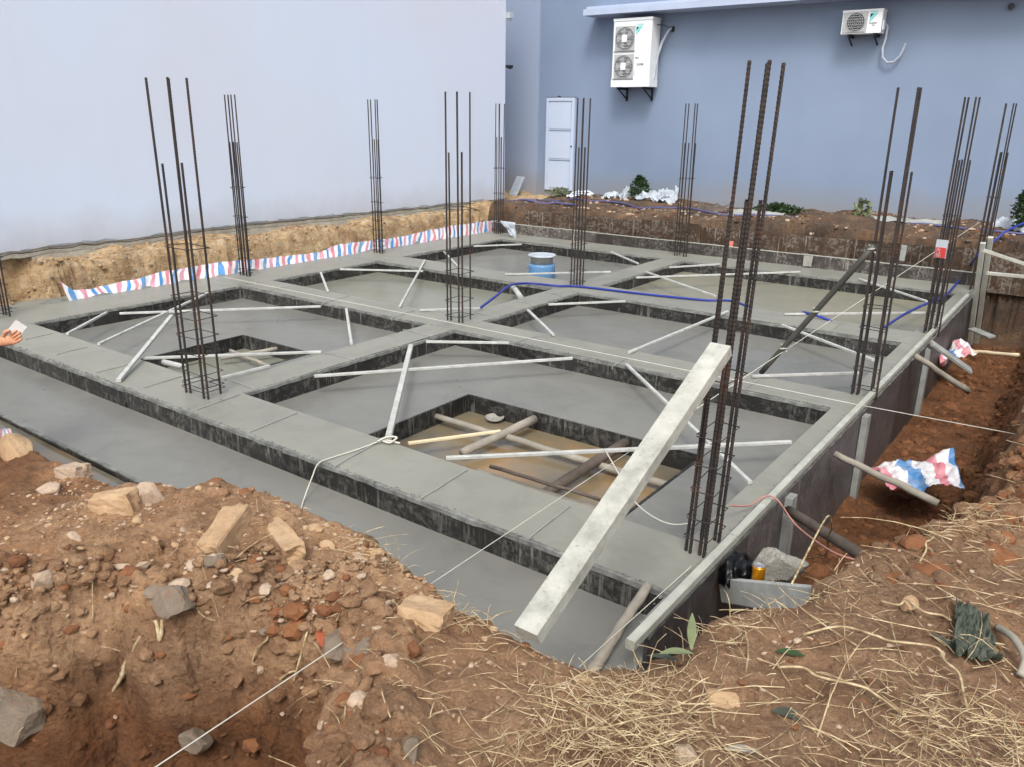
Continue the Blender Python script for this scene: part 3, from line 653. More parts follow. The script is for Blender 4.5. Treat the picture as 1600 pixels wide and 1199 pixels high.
# ---------------------------------------------------------------- rebar cages
def bar_mesh(L, nm):
    n = 6; k = int(L/.011); vs = []; r0 = .0085
    for i in range(k+1):
        rr = r0*(1.22 if i % 2 else 1.0)
        for j in range(n):
            t = 2*math.pi*j/n; sgn = 1 if j % n < n/2 else -1
            vs.append((rr*math.cos(t), rr*math.sin(t), L*i/k+sgn*.003*(0 < i < k)))
    fs = [(i*n+j, i*n+(j+1) % n, (i+1)*n+(j+1) % n, (i+1)*n+j) for i in range(k) for j in range(n)]+[tuple(range(n-1, -1, -1)), tuple(k*n+j for j in range(n))]
    me = bpy.data.meshes.new(nm); me.from_pydata(vs, [], fs); me.materials.append(MT['rebar']); return me
BT, BS = bar_mesh(2.47, 'bar_tall'), bar_mesh(1.86, 'bar_short')
def ring_mesh(wu, wv):
    b = MB(); r = .011; P = [(-wu/2-r, -wv/2-r), (wu/2+r, -wv/2-r), (wu/2+r, wv/2+r), (-wu/2-r, wv/2+r), (-wu/2-r, -wv/2-r), (-wu/2+.03, -wv/2-r+.03)]
    b.tube([(x, y, .003*i) for i, (x, y) in enumerate(P)], .0035, 4); me = bpy.data.meshes.new('ring'); me.from_pydata(b.v, [], b.f); me.materials.append(MT['rebar']); return me
RM = {}
cages = [
 ('c11', -4.35, .40, .16, .22, 'rusty rebar cage at the left edge of the photo beside the dug recess'),
 ('c12', -.25, .32, .25, .155, 'tall rebar cage standing on the front beam, left of centre'),
 ('c13', 4.105, .50, .078, .20, 'nearest rebar cage beside the leaning plank, thick ribbed bars'),
 ('c21', -4.35, 3.70, .15, .06, 'thin rebar cage close to the pale wall, second from the left'),
 ('c22', -.25, 3.60, .17, .20, 'rebar cage in the middle of the foundation on the second beam'),
 ('c23', 4.11, 3.72, .15, .05, 'rebar cage behind the dark diagonal prop on the right edge beam'),
 ('c31', -4.35, 6.35, .14, .06, 'rebar cage by the pale wall behind the striped plastic strip'),
 ('c32', -.27, 6.15, .10, .15, 'rebar cage just right of the blue drum, in front of the pale door'),
 ('c33', 4.15, 6.42, .10, .10, 'rebar cage with a red and white tag on the right edge beam'),
 ('c41', -4.30, 9.62, .10, .14, 'rebar cage at the far corner where the pale house ends'),
 ('c42', -.27, 9.45, .17, .10, 'rebar cage on the rear beam below the two air conditioners'),
 ('c43', 4.17, 9.45, .10, .10, 'farthest right rebar cage beside the two upright posts')]
for nm, cu, cv, wu, wv, lb in cages:
    t = thing('rebar_cage', lb, 'rebar cage', (cu, cv, 0), 'rebar column cages')
    ln = .030 if nm == 'c13' else 0; so_ = -.030 if nm == 'c13' else .042
    for iv in (-.5, .5):
        for iu in (-.5, .5):
            for T_ in (True, False):
                if not T_ and iv > 0 and iu > 0 and nm != 'c13': continue
                o = bpy.data.objects.new('bar', BT if T_ else BS); COL.objects.link(o); o.parent = t; o.rotation_mode = 'ZYX'
                o.location = (iu*wu+(0 if T_ else so_), iv*wv+(0 if T_ else .012), -.02)
                o.rotation_euler = (random.uniform(-.006, .006)-ln*.25, random.uniform(-.006, .006)+ln, random.random()*6)
    wu2, wv2 = wu+.03, wv+.02; key = (wu2, wv2)
    if key not in RM: RM[key] = ring_mesh(wu2, wv2)
    zs = [.05, .10, .22, .38, .52, .66, .82, 1.22] if nm in ('c12', 'c11', 'c31', 'c21') else [.06, .22, .38, .56, .78, 1.26]
    if nm == 'c13': zs = [.10, .22, .36, .50, .66, .98]
    for z in zs:
        o = bpy.data.objects.new('tie_ring', RM[key]); COL.objects.link(o); o.parent = t; o.location = (ln*z+so_*.3, ln*.25*z, z+random.uniform(-.02, .02)); o.rotation_euler = (random.uniform(-.05, .05), random.uniform(-.05, .05), random.uniform(-.04, .04))
P = atv(1470, 400, 6.3); b = MB(); b.box((P.x-.06, 6.27, P.z-.02), (P.x+.05, 6.285, P.z+.17)); tg = b.build('site_tag', 'white'); tag(tg, 'red and white tag tied to the cage on the right edge', 'tag')
b = MB(); b.box((P.x-.055, 6.262, P.z-.015), (P.x+.045, 6.269, P.z+.09)); b.build('red_panel', 'red', tg); text(tg, 'PJ', P.x-.045, 6.259, P.z+.045, .05, 'white'); text(tg, 'SE', P.x-.045, 6.259, P.z-.005, .05, 'white')

# ---------------------------------------------------------------- braces over the bays
def brace(p, q, label, w_=.03, mat='batten', z0=.02, z1=.02, cat='brace', name='square_tube_brace', h=.03):
    a, c = at(*p, z0), at(*q, z1)
    return tag(MB().bar(a, c, w_, h).build(name, mat), label, cat, 'pale tube braces over the bays')
BR = [
 ((105, 522), (166, 489), 'short brace in the left corner of the front left bay'),
 ((154, 538), (325, 458), 'long diagonal brace in the front left bay crossing behind the tall cage'),
 ((187, 490), (501, 479), 'long level brace across the back of the front left bay'),
 ((224, 560), (502, 550), 'level brace across the small opening of the front left bay'),
 ((541, 483), (549, 537), 'short upright looking brace at the right end of the front left bay'),
 ((346, 591), (421, 572), 'short brace just right of the tall cage foot'),
 ((491, 588), (894, 560), 'long brace crossing the upper part of the front right bay'),
 ((666, 534), (795, 536), 'short brace across the far corner of the front right bay'),
 ((979, 570), (1172, 754), 'diagonal brace passing behind the leaning plank'),
 ((697, 716), (1236, 691), 'longest brace crossing the brown muddy opening'),
 ((825, 485), (865, 524), 'short brace in the left corner of the middle right bay'),
 ((983, 551), (1137, 487), 'brace from the middle beam to behind the nearest cage'),
 ((857, 476), (977, 471), 'short level brace across the far corner of the middle right bay'),
 ((1175, 588), (1341, 583), 'level brace at the foot of the dark diagonal prop'),
 ((1222, 508), (1365, 563), 'diagonal brace crossing under the dark prop'),
 ((532, 421), (661, 424), 'level brace across the far corner of the middle left bay'),
 ((501, 426), (512, 455), 'short brace at the left of the middle left bay'),
 ((664, 407), (625, 479), 'slanting brace in the right half of the middle left bay'),
 ((656, 485), (750, 482), 'brace lying behind the middle cage foot'),
 ((694, 394), (715, 416), 'short brace at the left of the rear left bay'),
 ((789, 429), (954, 425), 'level brace in front of the blue drum'),
 ((740, 385), (815, 382), 'faint brace at the far end of the rear left bay'),
 ((955, 394), (997, 412), 'short brace at the right of the rear left bay'),
 ((994, 434), (1250, 425), 'long level brace across the rear right bay behind the nearest cage'),
 ((1009, 425), (1118, 463), 'diagonal brace at the left of the rear right bay'),
 ((1046, 418), (1125, 413), 'cement crusted brace at the far left corner of the rear right bay'),
 ((1225, 491), (1445, 489), 'level brace along the front of the rear right bay'),
 ((1342, 436), (1448, 471), 'diagonal brace at the right end of the rear right bay')]
for p, q, lb in BR: brace(p, q, lb, .029, h=.024)
# brace leaning from the front beam up over the front left bay
a = at(185, 595, .02); c = at(268, 494, .16); tag(MB().bar(a, c, .04, .03).build('square_tube_brace', 'batten'), 'grey brace standing off the front beam left of the tall cage', 'brace', 'pale tube braces over the bays')
a = at(607, 684, .03); c = at(642, 541, .05); tag(MB().bar(a, c, .045, .04).build('square_tube_brace', 'batten'), 'thick white brace with rope at its foot, beside the brown muddy opening', 'brace', 'pale tube braces over the bays')
tag(MB().tube([at(801, 447, .0), at(814, 465, -.05)], .035, 10).build('pipe_stub', 'batten'), 'short white pipe stub beside the blue hose', 'pipe')

def pole(name, p, q, r, r1, mat, label, cat='pole', seg=8, jit=.05, wob=.004, group=None):
    p, q = Vector(p), Vector(q); pts = []
    for i in range(seg+1):
        t = i/seg; o_ = Vector([random.uniform(-wob, wob) for _ in range(3)]) if 0 < i < seg else Vector(); pts.append(p.lerp(q, t)+o_)
    return tag(MB().tube(pts, r, 9, r1, 0, jit).build(name, mat, None, True), label, cat, group)
pole('round_timber_prop', at(835, 655, -.20), at(722, 708, -.24), .038, .034, 'wood', 'round timber prop with a pale round end in the left half of the muddy opening')
pole('round_timber_prop', at(977, 692, -.20), at(852, 771, -.26), .042, .038, 'wood_dark', 'cement crusted round prop in the right half of the muddy opening')
pole('long_timber_pole', at(676, 649, -.24), at(1066, 766, -.27), .026, .03, 'wood', 'long half sunk pole running the length of the muddy opening', seg=12, wob=.005)
pole('long_timber_pole', at(745, 738, -.24), at(999, 822, -.27), .03, .034, 'wood', 'half sunk pole close to the front beam in the muddy opening', seg=10, wob=.005)
pole('bamboo_rod', at(766, 729, -.13), at(937, 781, -.13), .014, .012, 'wood_dark', 'thin brown rod over the muddy opening', wob=.005)
tag(MB().bar(at(638, 693, -.18), at(782, 674, -.20), .03, .02).build('timber_strip', 'wood_pale'), 'fresh ivory timber strip floating in the muddy opening', 'timber strip')
P = at(773, 657, -.31); tag(MB().lathe(P, [(.03, .0), (.075, .012), (.085, .035), (.078, .036), (.06, .016)], 20).build('bowl', 'concrete_lump', None, True), 'round grey bowl floating in the muddy opening', 'bowl')
pole('round_timber_prop', at(433, 545, -.2), at(345, 560, -.24), .022, .022, 'wood', 'upper round prop in the small opening behind the tall cage')
pole('round_timber_prop', at(360, 548, -.24), at(418, 572, -.24), .02, .02, 'wood', 'lower round prop in the small opening behind the tall cage')
pole('pipe', at(255, 566, -.14), at(292, 575, -.16), .03, .03, 'batten', 'short pale pipe left of the tall cage foot', 'pipe', jit=0, wob=0)
# dark diagonal prop
a = at(1189, 583, .02); c = atu(1366, 384, 4.05)
pp = pole('diagonal_prop', a, c, .024, .026, 'iron_pole', 'dark grey diagonal prop leaning on the second cage of the right beam', 'prop', jit=0, wob=0)
b = MB(); 
for t in (.22, .52, .98): P = a.lerp(c, t); b.tube([P+Vector((.03*math.cos(k), .03*math.sin(k), .006*k-.03)) for k in np.linspace(0, 9, 14)], .006, 4)
b.build('binding', 'twine', pp)
# near log
pole('debarked_log', at(1013, 914, .02), at(922, 1052, -.15), .024, .03, 'wood', 'grey debarked log leaning on the near corner of the front form', 'log', seg=10, wob=.006)

# big cement stained plank
zt = 1.16; a = at(824, 992, .50); c = atv(1127, 545, .18)
pk = thing('plank', 'big pale cement stained box plank leaning from the bank up to the nearest cage', 'plank', tuple(a))
b = MB(); d = (c-a).normalized(); side = d.cross(Vector((0, 0, 1))).normalized(); upn = side.cross(d).normalized()
NW, NH = .098, .056; n = 40; vs = []
for i in range(n+1):
    pt = a.lerp(c, i/n)
    for (sx_, sy_) in ((-1, -1), (1, -1), (1, 1), (-1, 1)):
        j = .0015*fbm(np.array([i*.7+sx_*3]), np.array([sy_*5.]), 3, 2)[0]
        vs.append(pt+side*(sx_*NW/2+j)+upn*(sy_*NH/2+j))
fs = [(i*4+j, i*4+(j+1) % 4, i*4+4+(j+1) % 4, i*4+4+j) for i in range(n) for j in range(4)]+[(0, 1, 2, 3), tuple(n*4+j for j in (3, 2, 1, 0))]
b.add(vs, fs); b.build('board', 'plank', pk)

# props on the right side
pole('round_timber_prop', atu(1232, 798, 4.27), at(1366, 880, .14), .03, .032, 'wood_dark', 'nearest dark round prop from the right formwork down to the soil', 'prop', wob=.002)
pole('round_timber_prop', atu(1304, 709, 4.25), at(1466, 787, -.25), .024, .028, 'wood', 'slim prop lying over the striped tarpaulin in the trench', 'prop', wob=.006)
pole('round_timber_prop', atu(1430, 556, 4.25), at(1514, 612, -.3), .028, .03, 'wood', 'third slim prop beside the pale board in the trench', 'prop', wob=.006)
tag(MB().bar(atu(1455, 536, 4.25), at(1517, 580, -.28), .11, .03, .3).build('prop_board', 'batten_grey'), 'pale flat board propping the right formwork by the smaller tarpaulin', 'board')
pole('round_timber_prop', at(1512, 549, -.35), at(1592, 555, -.22), .02, .022, 'wood_pale', 'thin pale pole lying from the small tarpaulin to the right bank', 'pole', wob=.005)
tag(MB().bar(atu(1518, 514, 4.3), at(1550, 527, -.4), .10, .025, .2).build('prop_board', 'batten_grey'), 'short pale board at the foot of the upright posts', 'board')
for k, (x, yt) in enumerate(((1536, 380), (1548, 371))):
    xb, yb_ = (1520, 512) if k == 0 else (1529, 516); u_ = 4.27+.06*k; P = atu(x, yt, u_); Q_ = atu(xb, yb_, u_)
    tag(MB().bar((Q_.x, Q_.y, -.7), P, .06, .05).build('upright_post', 'rail'), ('left' if k == 0 else 'right')+' one of the two pale upright posts at the far end of the right rail', 'post', 'upright posts')
for (p_, q_, lb) in (((1535, 391), (1625, 421), 'upper pale tube running right from the upright posts'), ((1541, 427), (1615, 434), 'lower cement crusted tube running right from the upright posts')):
    P = atu(*p_, 4.36); d_ = ray(*q_); Q_ = CAM+d_*((P.y+.4-CAM.y)/d_.y); tag(MB().bar(P, Q_, .05, .045).build('cross_tube', 'rail'), lb, 'tube')
# foreground lump, bag, can and kerb board
P0, P1 = atu(1133, 912, 4.26), at(1306, 938, .40)
tag(MB().bar(P0+Vector((0, 0, -.04)), P1+Vector((0, 0, -.02)), .05, .13).build('kerb_board', 'batten'), 'pale grey board laid on edge between the form and the soil with a can on it', 'board')

# ---------------------------------------------------------------- rocks and lumps
def rock_mesh(seed, sub=3, sx=1, sy=1, sz=.7, cuts=5, rough=.05):
    r_ = random.Random(seed); bm = bmesh.new(); bmesh.ops.create_icosphere(bm, subdivisions=sub, radius=1)
    planes = [(Vector((r_.uniform(-1, 1), r_.uniform(-1, 1), r_.uniform(-1, 1))).normalized(), r_.uniform(.45, .75)) for _ in range(cuts)]
    for v in bm.verts:
        co = v.co
        for n_, d_ in planes:
            e = co.dot(n_)-d_
            if e > 0: co -= n_*e*.96
        co.x += rough*math.sin(co.y*7+seed)*.5+r_.uniform(-rough, rough)*.35; co.z += r_.uniform(-rough, rough)*.35
        v.co = Vector((co.x*sx, co.y*sy, co.z*sz))
    me = bpy.data.meshes.new('rock'); bm.to_mesh(me); bm.free(); return me
def ground_at(x, y):
    """where the sight line of a photo pixel meets the modelled ground"""
    d = ray(x, y); t0 = .8
    for i in range(900):
        P = CAM+d*t0
        if P.z < h1(P.x, P.y): return P
        t0 += .012
    return P
def block_mesh(seed, sx, sy, sz):
    r_ = random.Random(seed); bm = bmesh.new(); bmesh.ops.create_cube(bm, size=2)
    for v in bm.verts: v.co = Vector([c*r_.uniform(.78, 1.05) for c in v.co])
    bmesh.ops.bevel(bm, geom=bm.edges[:], offset=.09, segments=1, affect='EDGES')
    bmesh.ops.subdivide_edges(bm, edges=bm.edges[:], cuts=4, use_grid_fill=True)
    for v in bm.verts:
        p_ = v.co; q = fbm(np.array([p_.x*2+p_.z]), np.array([p_.y*2-p_.z]), seed, 5, .65)[0]*.22
        v.co = Vector(((p_.x*(1+q))*sx, (p_.y*(1+q))*sy, (p_.z*(1+q))*sz))
    me = bpy.data.meshes.new('rock'); bm.to_mesh(me); bm.free(); return me
rocks = [((22, 707), .20, .12, .11, 0, 'rock', 'large rounded tan boulder at the far left on the spoil bank', 2),
 ((114, 740), .12, .085, .06, .3, 'rock2', 'pale angular rock beside the muddy water edge', 3),
 ((76, 766), .10, .07, .04, .5, 'rock2', 'flat pale rock below the angular one near the left edge', 3),
 ((180, 789), .125, .07, .07, -.1, 'rock', 'long squared sandstone block on the bank near the slab edge', 2),
 ((234, 784), .075, .06, .10, .8, 'rock2', 'upright smooth rock touching the squared sandstone block', 2),
 ((356, 842), .115, .075, .10, 1.0, 'rock', 'biggest pale cut sandstone block standing on the bank', 2),
 ((442, 845), .12, .055, .05, -1.0, 'rock', 'long sandstone slab lying right of the biggest block', 2),
 ((320, 750), .10, .09, .08, .2, 'dirtclod', 'crumbly red brown lump on the crest of the bank', 4),
 ((667, 966), .115, .09, .06, .3, 'rock', 'flat topped tan rock in the straw right of centre', 2),
 ((608, 868), .06, .045, .045, .3, 'dirtclod', 'round brown rock on the crest above the flat tan rock', 2),
 ((557, 870), .028, .02, .02, .3, 'rock2', 'small cream pebble left of the round brown rock', 2),
 ((64, 908), .05, .04, .06, .9, 'rock2', 'white chalky stone at the left of the bank', 3),
 ((118, 841), .045, .03, .025, .2, 'rock2', 'small pale stone on the bare soil left', 2),
 ((286, 831), .02, .015, .022, .2, 'rock2', 'tiny upright cream stone left of the biggest block', 2),
 ((240, 849), .04, .03, .02, .2, 'rock', 'small flat stone on bare soil below the squared block', 2),
 ((212, 817), .035, .028, .03, .2, 'rock', 'small triangular stone under the squared block', 3),
 ((370, 895), .055, .035, .02, .2, 'rock', 'flat tan stone below the biggest block', 3),
 ((300, 1155), .09, .07, .06, .2, 'rock3', 'muddy rock low on the cut face of the ditch', 4),
 ((270, 945), .10, .08, .07, .2, 'rock3', 'grey stone sticking out at the lip of the ditch', 4),
 ((30, 1120), .20, .14, .12, .4, 'rock3', 'large dark green grey boulder in the lower left ditch', 3),
 ((190, 885), .05, .03, .02, .1, 'rock2', 'pale flat stone right of the white chalky one', 3),
 ((222, 885), .05, .03, .022, .2, 'rock2', 'second pale flat stone beside its twin', 3),
 ((612, 1033), .04, .03, .02, .2, 'rock2', 'small cream stone below the flat topped tan rock', 2),
 ((575, 1015), .06, .05, .035, .2, 'rock3', 'grey stone half buried in straw at the ditch edge', 3),
 ((1420, 945), .035, .05, .03, .1, 'rock', 'tan stone set in soil on the right bank', 2),
 ((1130, 1090), .06, .05, .02, .1, 'rock', 'flat tan stone in the straw bottom right', 3),
 ((1070, 1180), .05, .04, .03, .1, 'rock2', 'cream stone at the bottom edge in the straw', 3),
 ((645, 1180), .035, .035, .05, .1, 'rock3', 'grey green pebble at the bottom edge', 2)]
for k, (px, sx_, sy_, sz_, rz, mt, lb, cu) in enumerate(rocks):
    P = ground_at(*px); me = block_mesh(k, sx_*.85, sy_*.85, sz_*.8) if k in (3, 5, 6, 8, 1) else rock_mesh(k*13+5, 3, sx_, sy_, sz_, 4+cu*2); me.materials.append(MT[mt])
    AX = {3: ((146, 789), (214, 790)), 5: ((332, 872), (384, 812)), 6: ((424, 818), (462, 876))}
    tx_ = ty_ = 0
    if k in AX:
        p0_, p1_ = at(*AX[k][0], P.z), at(*AX[k][1], P.z); rz = math.atan2(p1_.y-p0_.y, p1_.x-p0_.x); hl = (p1_-p0_).length/2; me.transform(Matrix.Diagonal((hl/(sx_*.8), 1, 1, 1)))
    o = link('rock', me); o.location = (P.x, P.y, P.z+sz_*.12); o.rotation_euler = (random.uniform(-.2, .2), random.uniform(-.2, .2) if k not in AX else -.12, rz); tag(o, lb, 'rock', 'rocks on the banks')
me = rock_mesh(99, 3, .11, .035, .025, 8); me.materials.append(MT['brick']); P = ground_at(508, 997); o = link('brick', me); o.location = P; o.rotation_euler = (0, .1, -.5); tag(o, 'broken red brick at the ditch lip in the straw', 'brick')
# concrete lump beside the can
me = rock_mesh(140, 4, .17, .15, .16, 14, .09); me.materials.append(MT['concrete_lump']); o = link('concrete_lump', me); P = atu(1214, 888, 4.38); o.location = P; o.rotation_euler = (.1, -.25, .5); tag(o, 'grey broken concrete lump behind the can', 'concrete lump')
# can
P = atu(1183, 913, 4.46); b = MB(); cn = thing('drink_can', 'gold drink can standing on the pale board by the black bag', 'can', tuple(P)); 
b.lathe(P, [(.024, 0), (.031, .008), (.031, .095), (.027, .105)], 20); b.build('can_body', 'gold', cn, True); MB().lathe(P+Vector((0, 0, .1052)), [(.027, 0), (.027, .004), (.024, .004), (.022, .001)], 20).build('can_lid', 'tin', cn, True)
# black bag
def blob(name, c, rx, ry, rz, mat, label, cat, seed, amp=.3, fr=3, sub=4):
    bm = bmesh.new(); bmesh.ops.create_icosphere(bm, subdivisions=sub, radius=1)
    for v in bm.verts:
        p_ = v.co; n_ = fbm(np.array([p_.x*fr+p_.z*1.7+seed]), np.array([p_.y*fr-p_.z*2.3]), seed, 4)[0]
        v.co = p_*(1+amp*n_); v.co = Vector((v.co.x*rx, v.co.y*ry, v.co.z*rz))
    me = bpy.data.meshes.new(name); bm.to_mesh(me); bm.free(); me.materials.append(MT[mat]); o = link(name, me, smooth=True); o.location = c
    return tag(o, label, cat)
P = atu(1151, 895, 4.31); blob('plastic_bag', P, .075, .11, .095, 'bag', 'crumpled black plastic bag hanging on the right formwork by the can', 'bag', 5, .5, 3.2)

# ---------------------------------------------------------------- sheets
def sheet(name, corners, n, m_, amp, mat, label, cat, seed, fr=4, drape=False, uvrot=False):
    """corners: a,b,c,d as 3D points; bilinear, crumpled"""
    a, b_, c, d_ = [Vector(p) for p in corners]; nrm2 = (b_-a).cross(d_-a).normalized(); vs = []; uvs = []
    for j in range(m_+1):
        for i in range(n+1):
            s_, t = i/n, j/m_; p = (a*(1-s_)+b_*s_)*(1-t)+(d_*(1-s_)+c*s_)*t
            q = fbm(np.array([s_*fr+seed]), np.array([t*fr*m_/n+seed*.3]), seed, 4, .6)[0]
            q2 = fbm(np.array([s_*fr*2+seed+9]), np.array([t*fr]), seed+5, 3)[0]
            p = p+nrm2*q*amp+(b_-a)*q2*.05
            if drape: p.z = max(p.z, h1(p.x, p.y)+.012+abs(q)*amp)
            vs.append(tuple(p)); uvs.append((t, s_) if uvrot else (s_, t))
    b = MB(); b.add(vs, [(j*(n+1)+i, j*(n+1)+i+1, (j+1)*(n+1)+i+1, (j+1)*(n+1)+i) for j in range(m_) for i in range(n)])
    o = b.build(name, mat, None, True); uvl = o.data.uv_layers.new(name='UVMap')
    li = np.zeros(len(o.data.loops), np.int32); o.data.loops.foreach_get('vertex_index', li)
    uvl.data.foreach_set('uv', np.array(uvs, dtype=np.float32)[li].ravel())
    md = o.modifiers.new('thickness', 'SOLIDIFY'); md.thickness = .002
    return tag(o, label, cat)
# long strip along the left bank
top = [(94, 439), (112, 453), (140, 451), (215, 435), (250, 426), (345, 410), (397, 405), (500, 394), (532, 381), (575, 377), (625, 370), (695, 355), (747, 347), (786, 344)]
bot = [(112, 478), (125, 474), (155, 466), (215, 454), (250, 448), (345, 430), (397, 424), (500, 410), (532, 404), (575, 396), (625, 389), (695, 380), (747, 374), (790, 371)]
UP = -4.60; T3 = [atu(x, y, UP-.05) for x, y in top]; B3 = [atu(x, y, UP+.03) for x, y in bot]
b = MB(); uvs = []; vs = []; NS = 300; rows = 6
sT = np.linspace(0, len(top)-1.001, NS)
L_ = [0]
for i in range(NS):
    k = int(sT[i]); f_ = sT[i]-k; A_ = T3[k].lerp(T3[k+1], f_); B_ = B3[k].lerp(B3[k+1], f_); 
    if i: L_.append(L_[-1]+abs(A_.y-prevy))
    prevy = A_.y
    for j in range(rows+1):
        t = j/rows; p = A_.lerp(B_+Vector((0, 0, -.05)), t); q = fbm(np.array([A_.y*7.]), np.array([t*1.3]), 31, 3, .6)[0]
        p.x += q*.035+.03*math.sin(A_.y*21)*t*.4; p.z += (.014*fbm(np.array([A_.y*5.]), np.array([0.]), 8, 3)[0] if j == 0 else 0)
        vs.append(tuple(p)); uvs.append((L_[i]/10.5*1.35, t))
b.add(vs, [(i*(rows+1)+j, i*(rows+1)+j+1, (i+1)*(rows+1)+j+1, (i+1)*(rows+1)+j) for i in range(NS-1) for j in range(rows)])
o = b.build('plastic_strip', 'stripes', None, True); uvl = o.data.uv_layers.new(name='UVMap'); li = np.zeros(len(o.data.loops), np.int32); o.data.loops.foreach_get('vertex_index', li)
uvl.data.foreach_set('uv', np.array(uvs, dtype=np.float32)[li].ravel()); tag(o, 'long red white and blue striped plastic strip lining the left bank', 'plastic sheet')
# tarpaulins in the right trench
def q3(pts, z): return [at(x, y, z) for x, y in pts]
sheet('tarpaulin', [at(1356, 728, -.50), at(1405, 768, -.44), at(1506, 762, -.32), at(1490, 706, -.38)], 44, 36, .11, 'stripes2', 'crumpled red white and blue tarpaulin lying in the right trench', 'tarpaulin', 3, 4, False, True)
sheet('tarpaulin', [at(1466, 552, -.42), at(1470, 572, -.42), at(1528, 548, -.3), at(1500, 530, -.36)], 26, 20, .12, 'stripes2', 'small dirty striped tarpaulin bundle farther along the right trench', 'tarpaulin', 6, 4, False, True)
sheet('plastic_flap', [atv(780, 345, 9.3), atv(805, 348, 9.3), atv(806, 375, 9.3), atv(797, 366, 9.3)], 10, 10, .05, 'white', 'white plastic flap hanging at the far left corner of the bank', 'plastic sheet', 8)
sheet('cement_bag', [at(0, 684, .1), at(22, 681, .1), at(16, 672, .12), at(0, 670, .12)], 12, 8, .03, 'stripes2', 'scrap of pink and white bag at the left edge above the boulder', 'bag', 9)
# rubbish along the foot of the rear wall
for k, (x, y, w_, h_, mt, lb) in enumerate(((952, 310, .3, .12, 'white', 'white crumpled paper left of the green bush'), (975, 309, .18, .2, 'white', 'small folded white rag just left of the bush'), (1018, 312, .7, .16, 'white', 'long white rag heap at the foot of the bush'), (1040, 303, .5, .28, 'white', 'tall heap of white rags right of the bush'),
    (905, 312, .5, .1, 'ac_side', 'pale sheet lying in front of the door'), (1180, 330, 1.0, .06, 'batten_grey', 'flattened grey sheet on the back bank'), (1300, 341, .9, .05, 'wood_dark', 'dark scrap mat on the back bank'), (1420, 340, 1.2, .06, 'batten_grey', 'greyish sheet of rubbish near the right end of the back bank'), (1586, 325, .5, .22, 'white', 'white rag heap at the right edge by the rear wall'), (1110, 322, .6, .1, 'wood_dark', 'heap of dark straps behind the rear cage'))):
    P = atv(x, y, 12.3 if k < 5 or k == 8 else 11.6); z = h1(P.x, P.y)
    sheet('rag', [(P.x-w_/2, P.y-.15, z+.02), (P.x+w_/2, P.y-.15, z+.02), (P.x+w_/2, P.y+.2, z+h_), (P.x-w_/2, P.y+.2, z+h_)], 22, 12, h_*.7+.03, mt, lb, 'rag', 20+k, 5)
P = atv(807, 297, 12.5); b = MB(); b.bar((P.x, 12.35, h1(P.x, 12.35)), (P.x+.05, 12.6, h1(P.x, 12.35)+.42), .27, .02); tag(b.build('white_panel', 'white'), 'small white panel leaning at the foot of the corner pier', 'panel')
# violet pipe along the back bank, blue hose
def pathtube(name, pts, r, mat, label, cat, n=6, sub=6, sag=0):
    P = [Vector(p) for p in pts]; out = []
    for i in range(len(P)-1):
        p0, p1, p2, p3 = P[max(i-1, 0)], P[i], P[i+1], P[min(i+2, len(P)-1)]
        for k in range(sub):
            t = k/sub; out.append(.5*((2*p1)+(p2-p0)*t+(2*p0-5*p1+4*p2-p3)*t*t+(3*p1-p0-3*p2+p3)*t**3))
    out.append(P[-1]); return tag(MB().tube(out, r, n).build(name, mat, None, True), label, cat)
pv = []
for x in np.linspace(-4.8, 5.5, 30): yv = 11.35+.25*math.sin(x*1.3)+.1*math.sin(x*4); pv.append((x, yv, h1(x, yv)+.03))
pathtube('violet_conduit', pv, .022, 'blue_pipe', 'violet corrugated conduit trailing along the back bank', 'conduit')
pv = []
for x in np.linspace(-5.3, -3.3, 12): yv = 10.9+.1*math.sin(x*3); pv.append((x, yv, h1(x, yv)+.03))
pathtube('violet_conduit', pv, .03, 'blue_pipe', 'thicker violet conduit below the leaning white panel', 'conduit')
pathtube('blue_hose', [at(751, 481, .02), at(775, 463, .04), at(798, 446, .06), at(828, 443, .03), at(870, 447, .03), at(905, 448, .02), at(1000, 459, .02), at(1100, 469, .02), at(1145, 471, .01), at(1180, 485, -.12)], .016, 'blue', 'bright blue hose running along the third beam past the drum', 'hose')
pathtube('blue_hose', [at(1255, 488, .03), at(1275, 493, .04), at(1300, 502, .0)], .016, 'blue', 'short piece of blue hose behind the dark diagonal prop', 'hose')
pathtube('blue_hose', [at(1383, 511, .02), at(1412, 492, .04), at(1440, 478, .05), at(1475, 463, .05), at(1493, 445, .05), at(1510, 424, .12), atv(1527, 400, 9.4), atv(1550, 380, 9.9), atv(1575, 360, 10.1), atv(1605, 347, 10.5)], .016, 'blue', 'blue hose climbing out over the back right corner', 'hose')
# blue drum
P = at(846, 436, ZS); dm = thing('blue_drum', 'blue drum with a pale lid standing in the rear left bay', 'drum', tuple(P))
MB().lathe(P, [(.19, 0), (.205, .03), (.205, .20), (.20, .24)], 28).build('drum_body', 'drum', dm, True)
MB().lathe(P+Vector((0, 0, .2405)), [(.17, 0), (.17, .08), (.20, .11)], 28).build('drum_neck', 'concrete_lump', dm, True)
MB().lathe(P+Vector((0, 0, .351)), [(.21, 0), (.215, .015), (.21, .03), (.19, .025)], 28).build('drum_lid', 'white', dm, True)
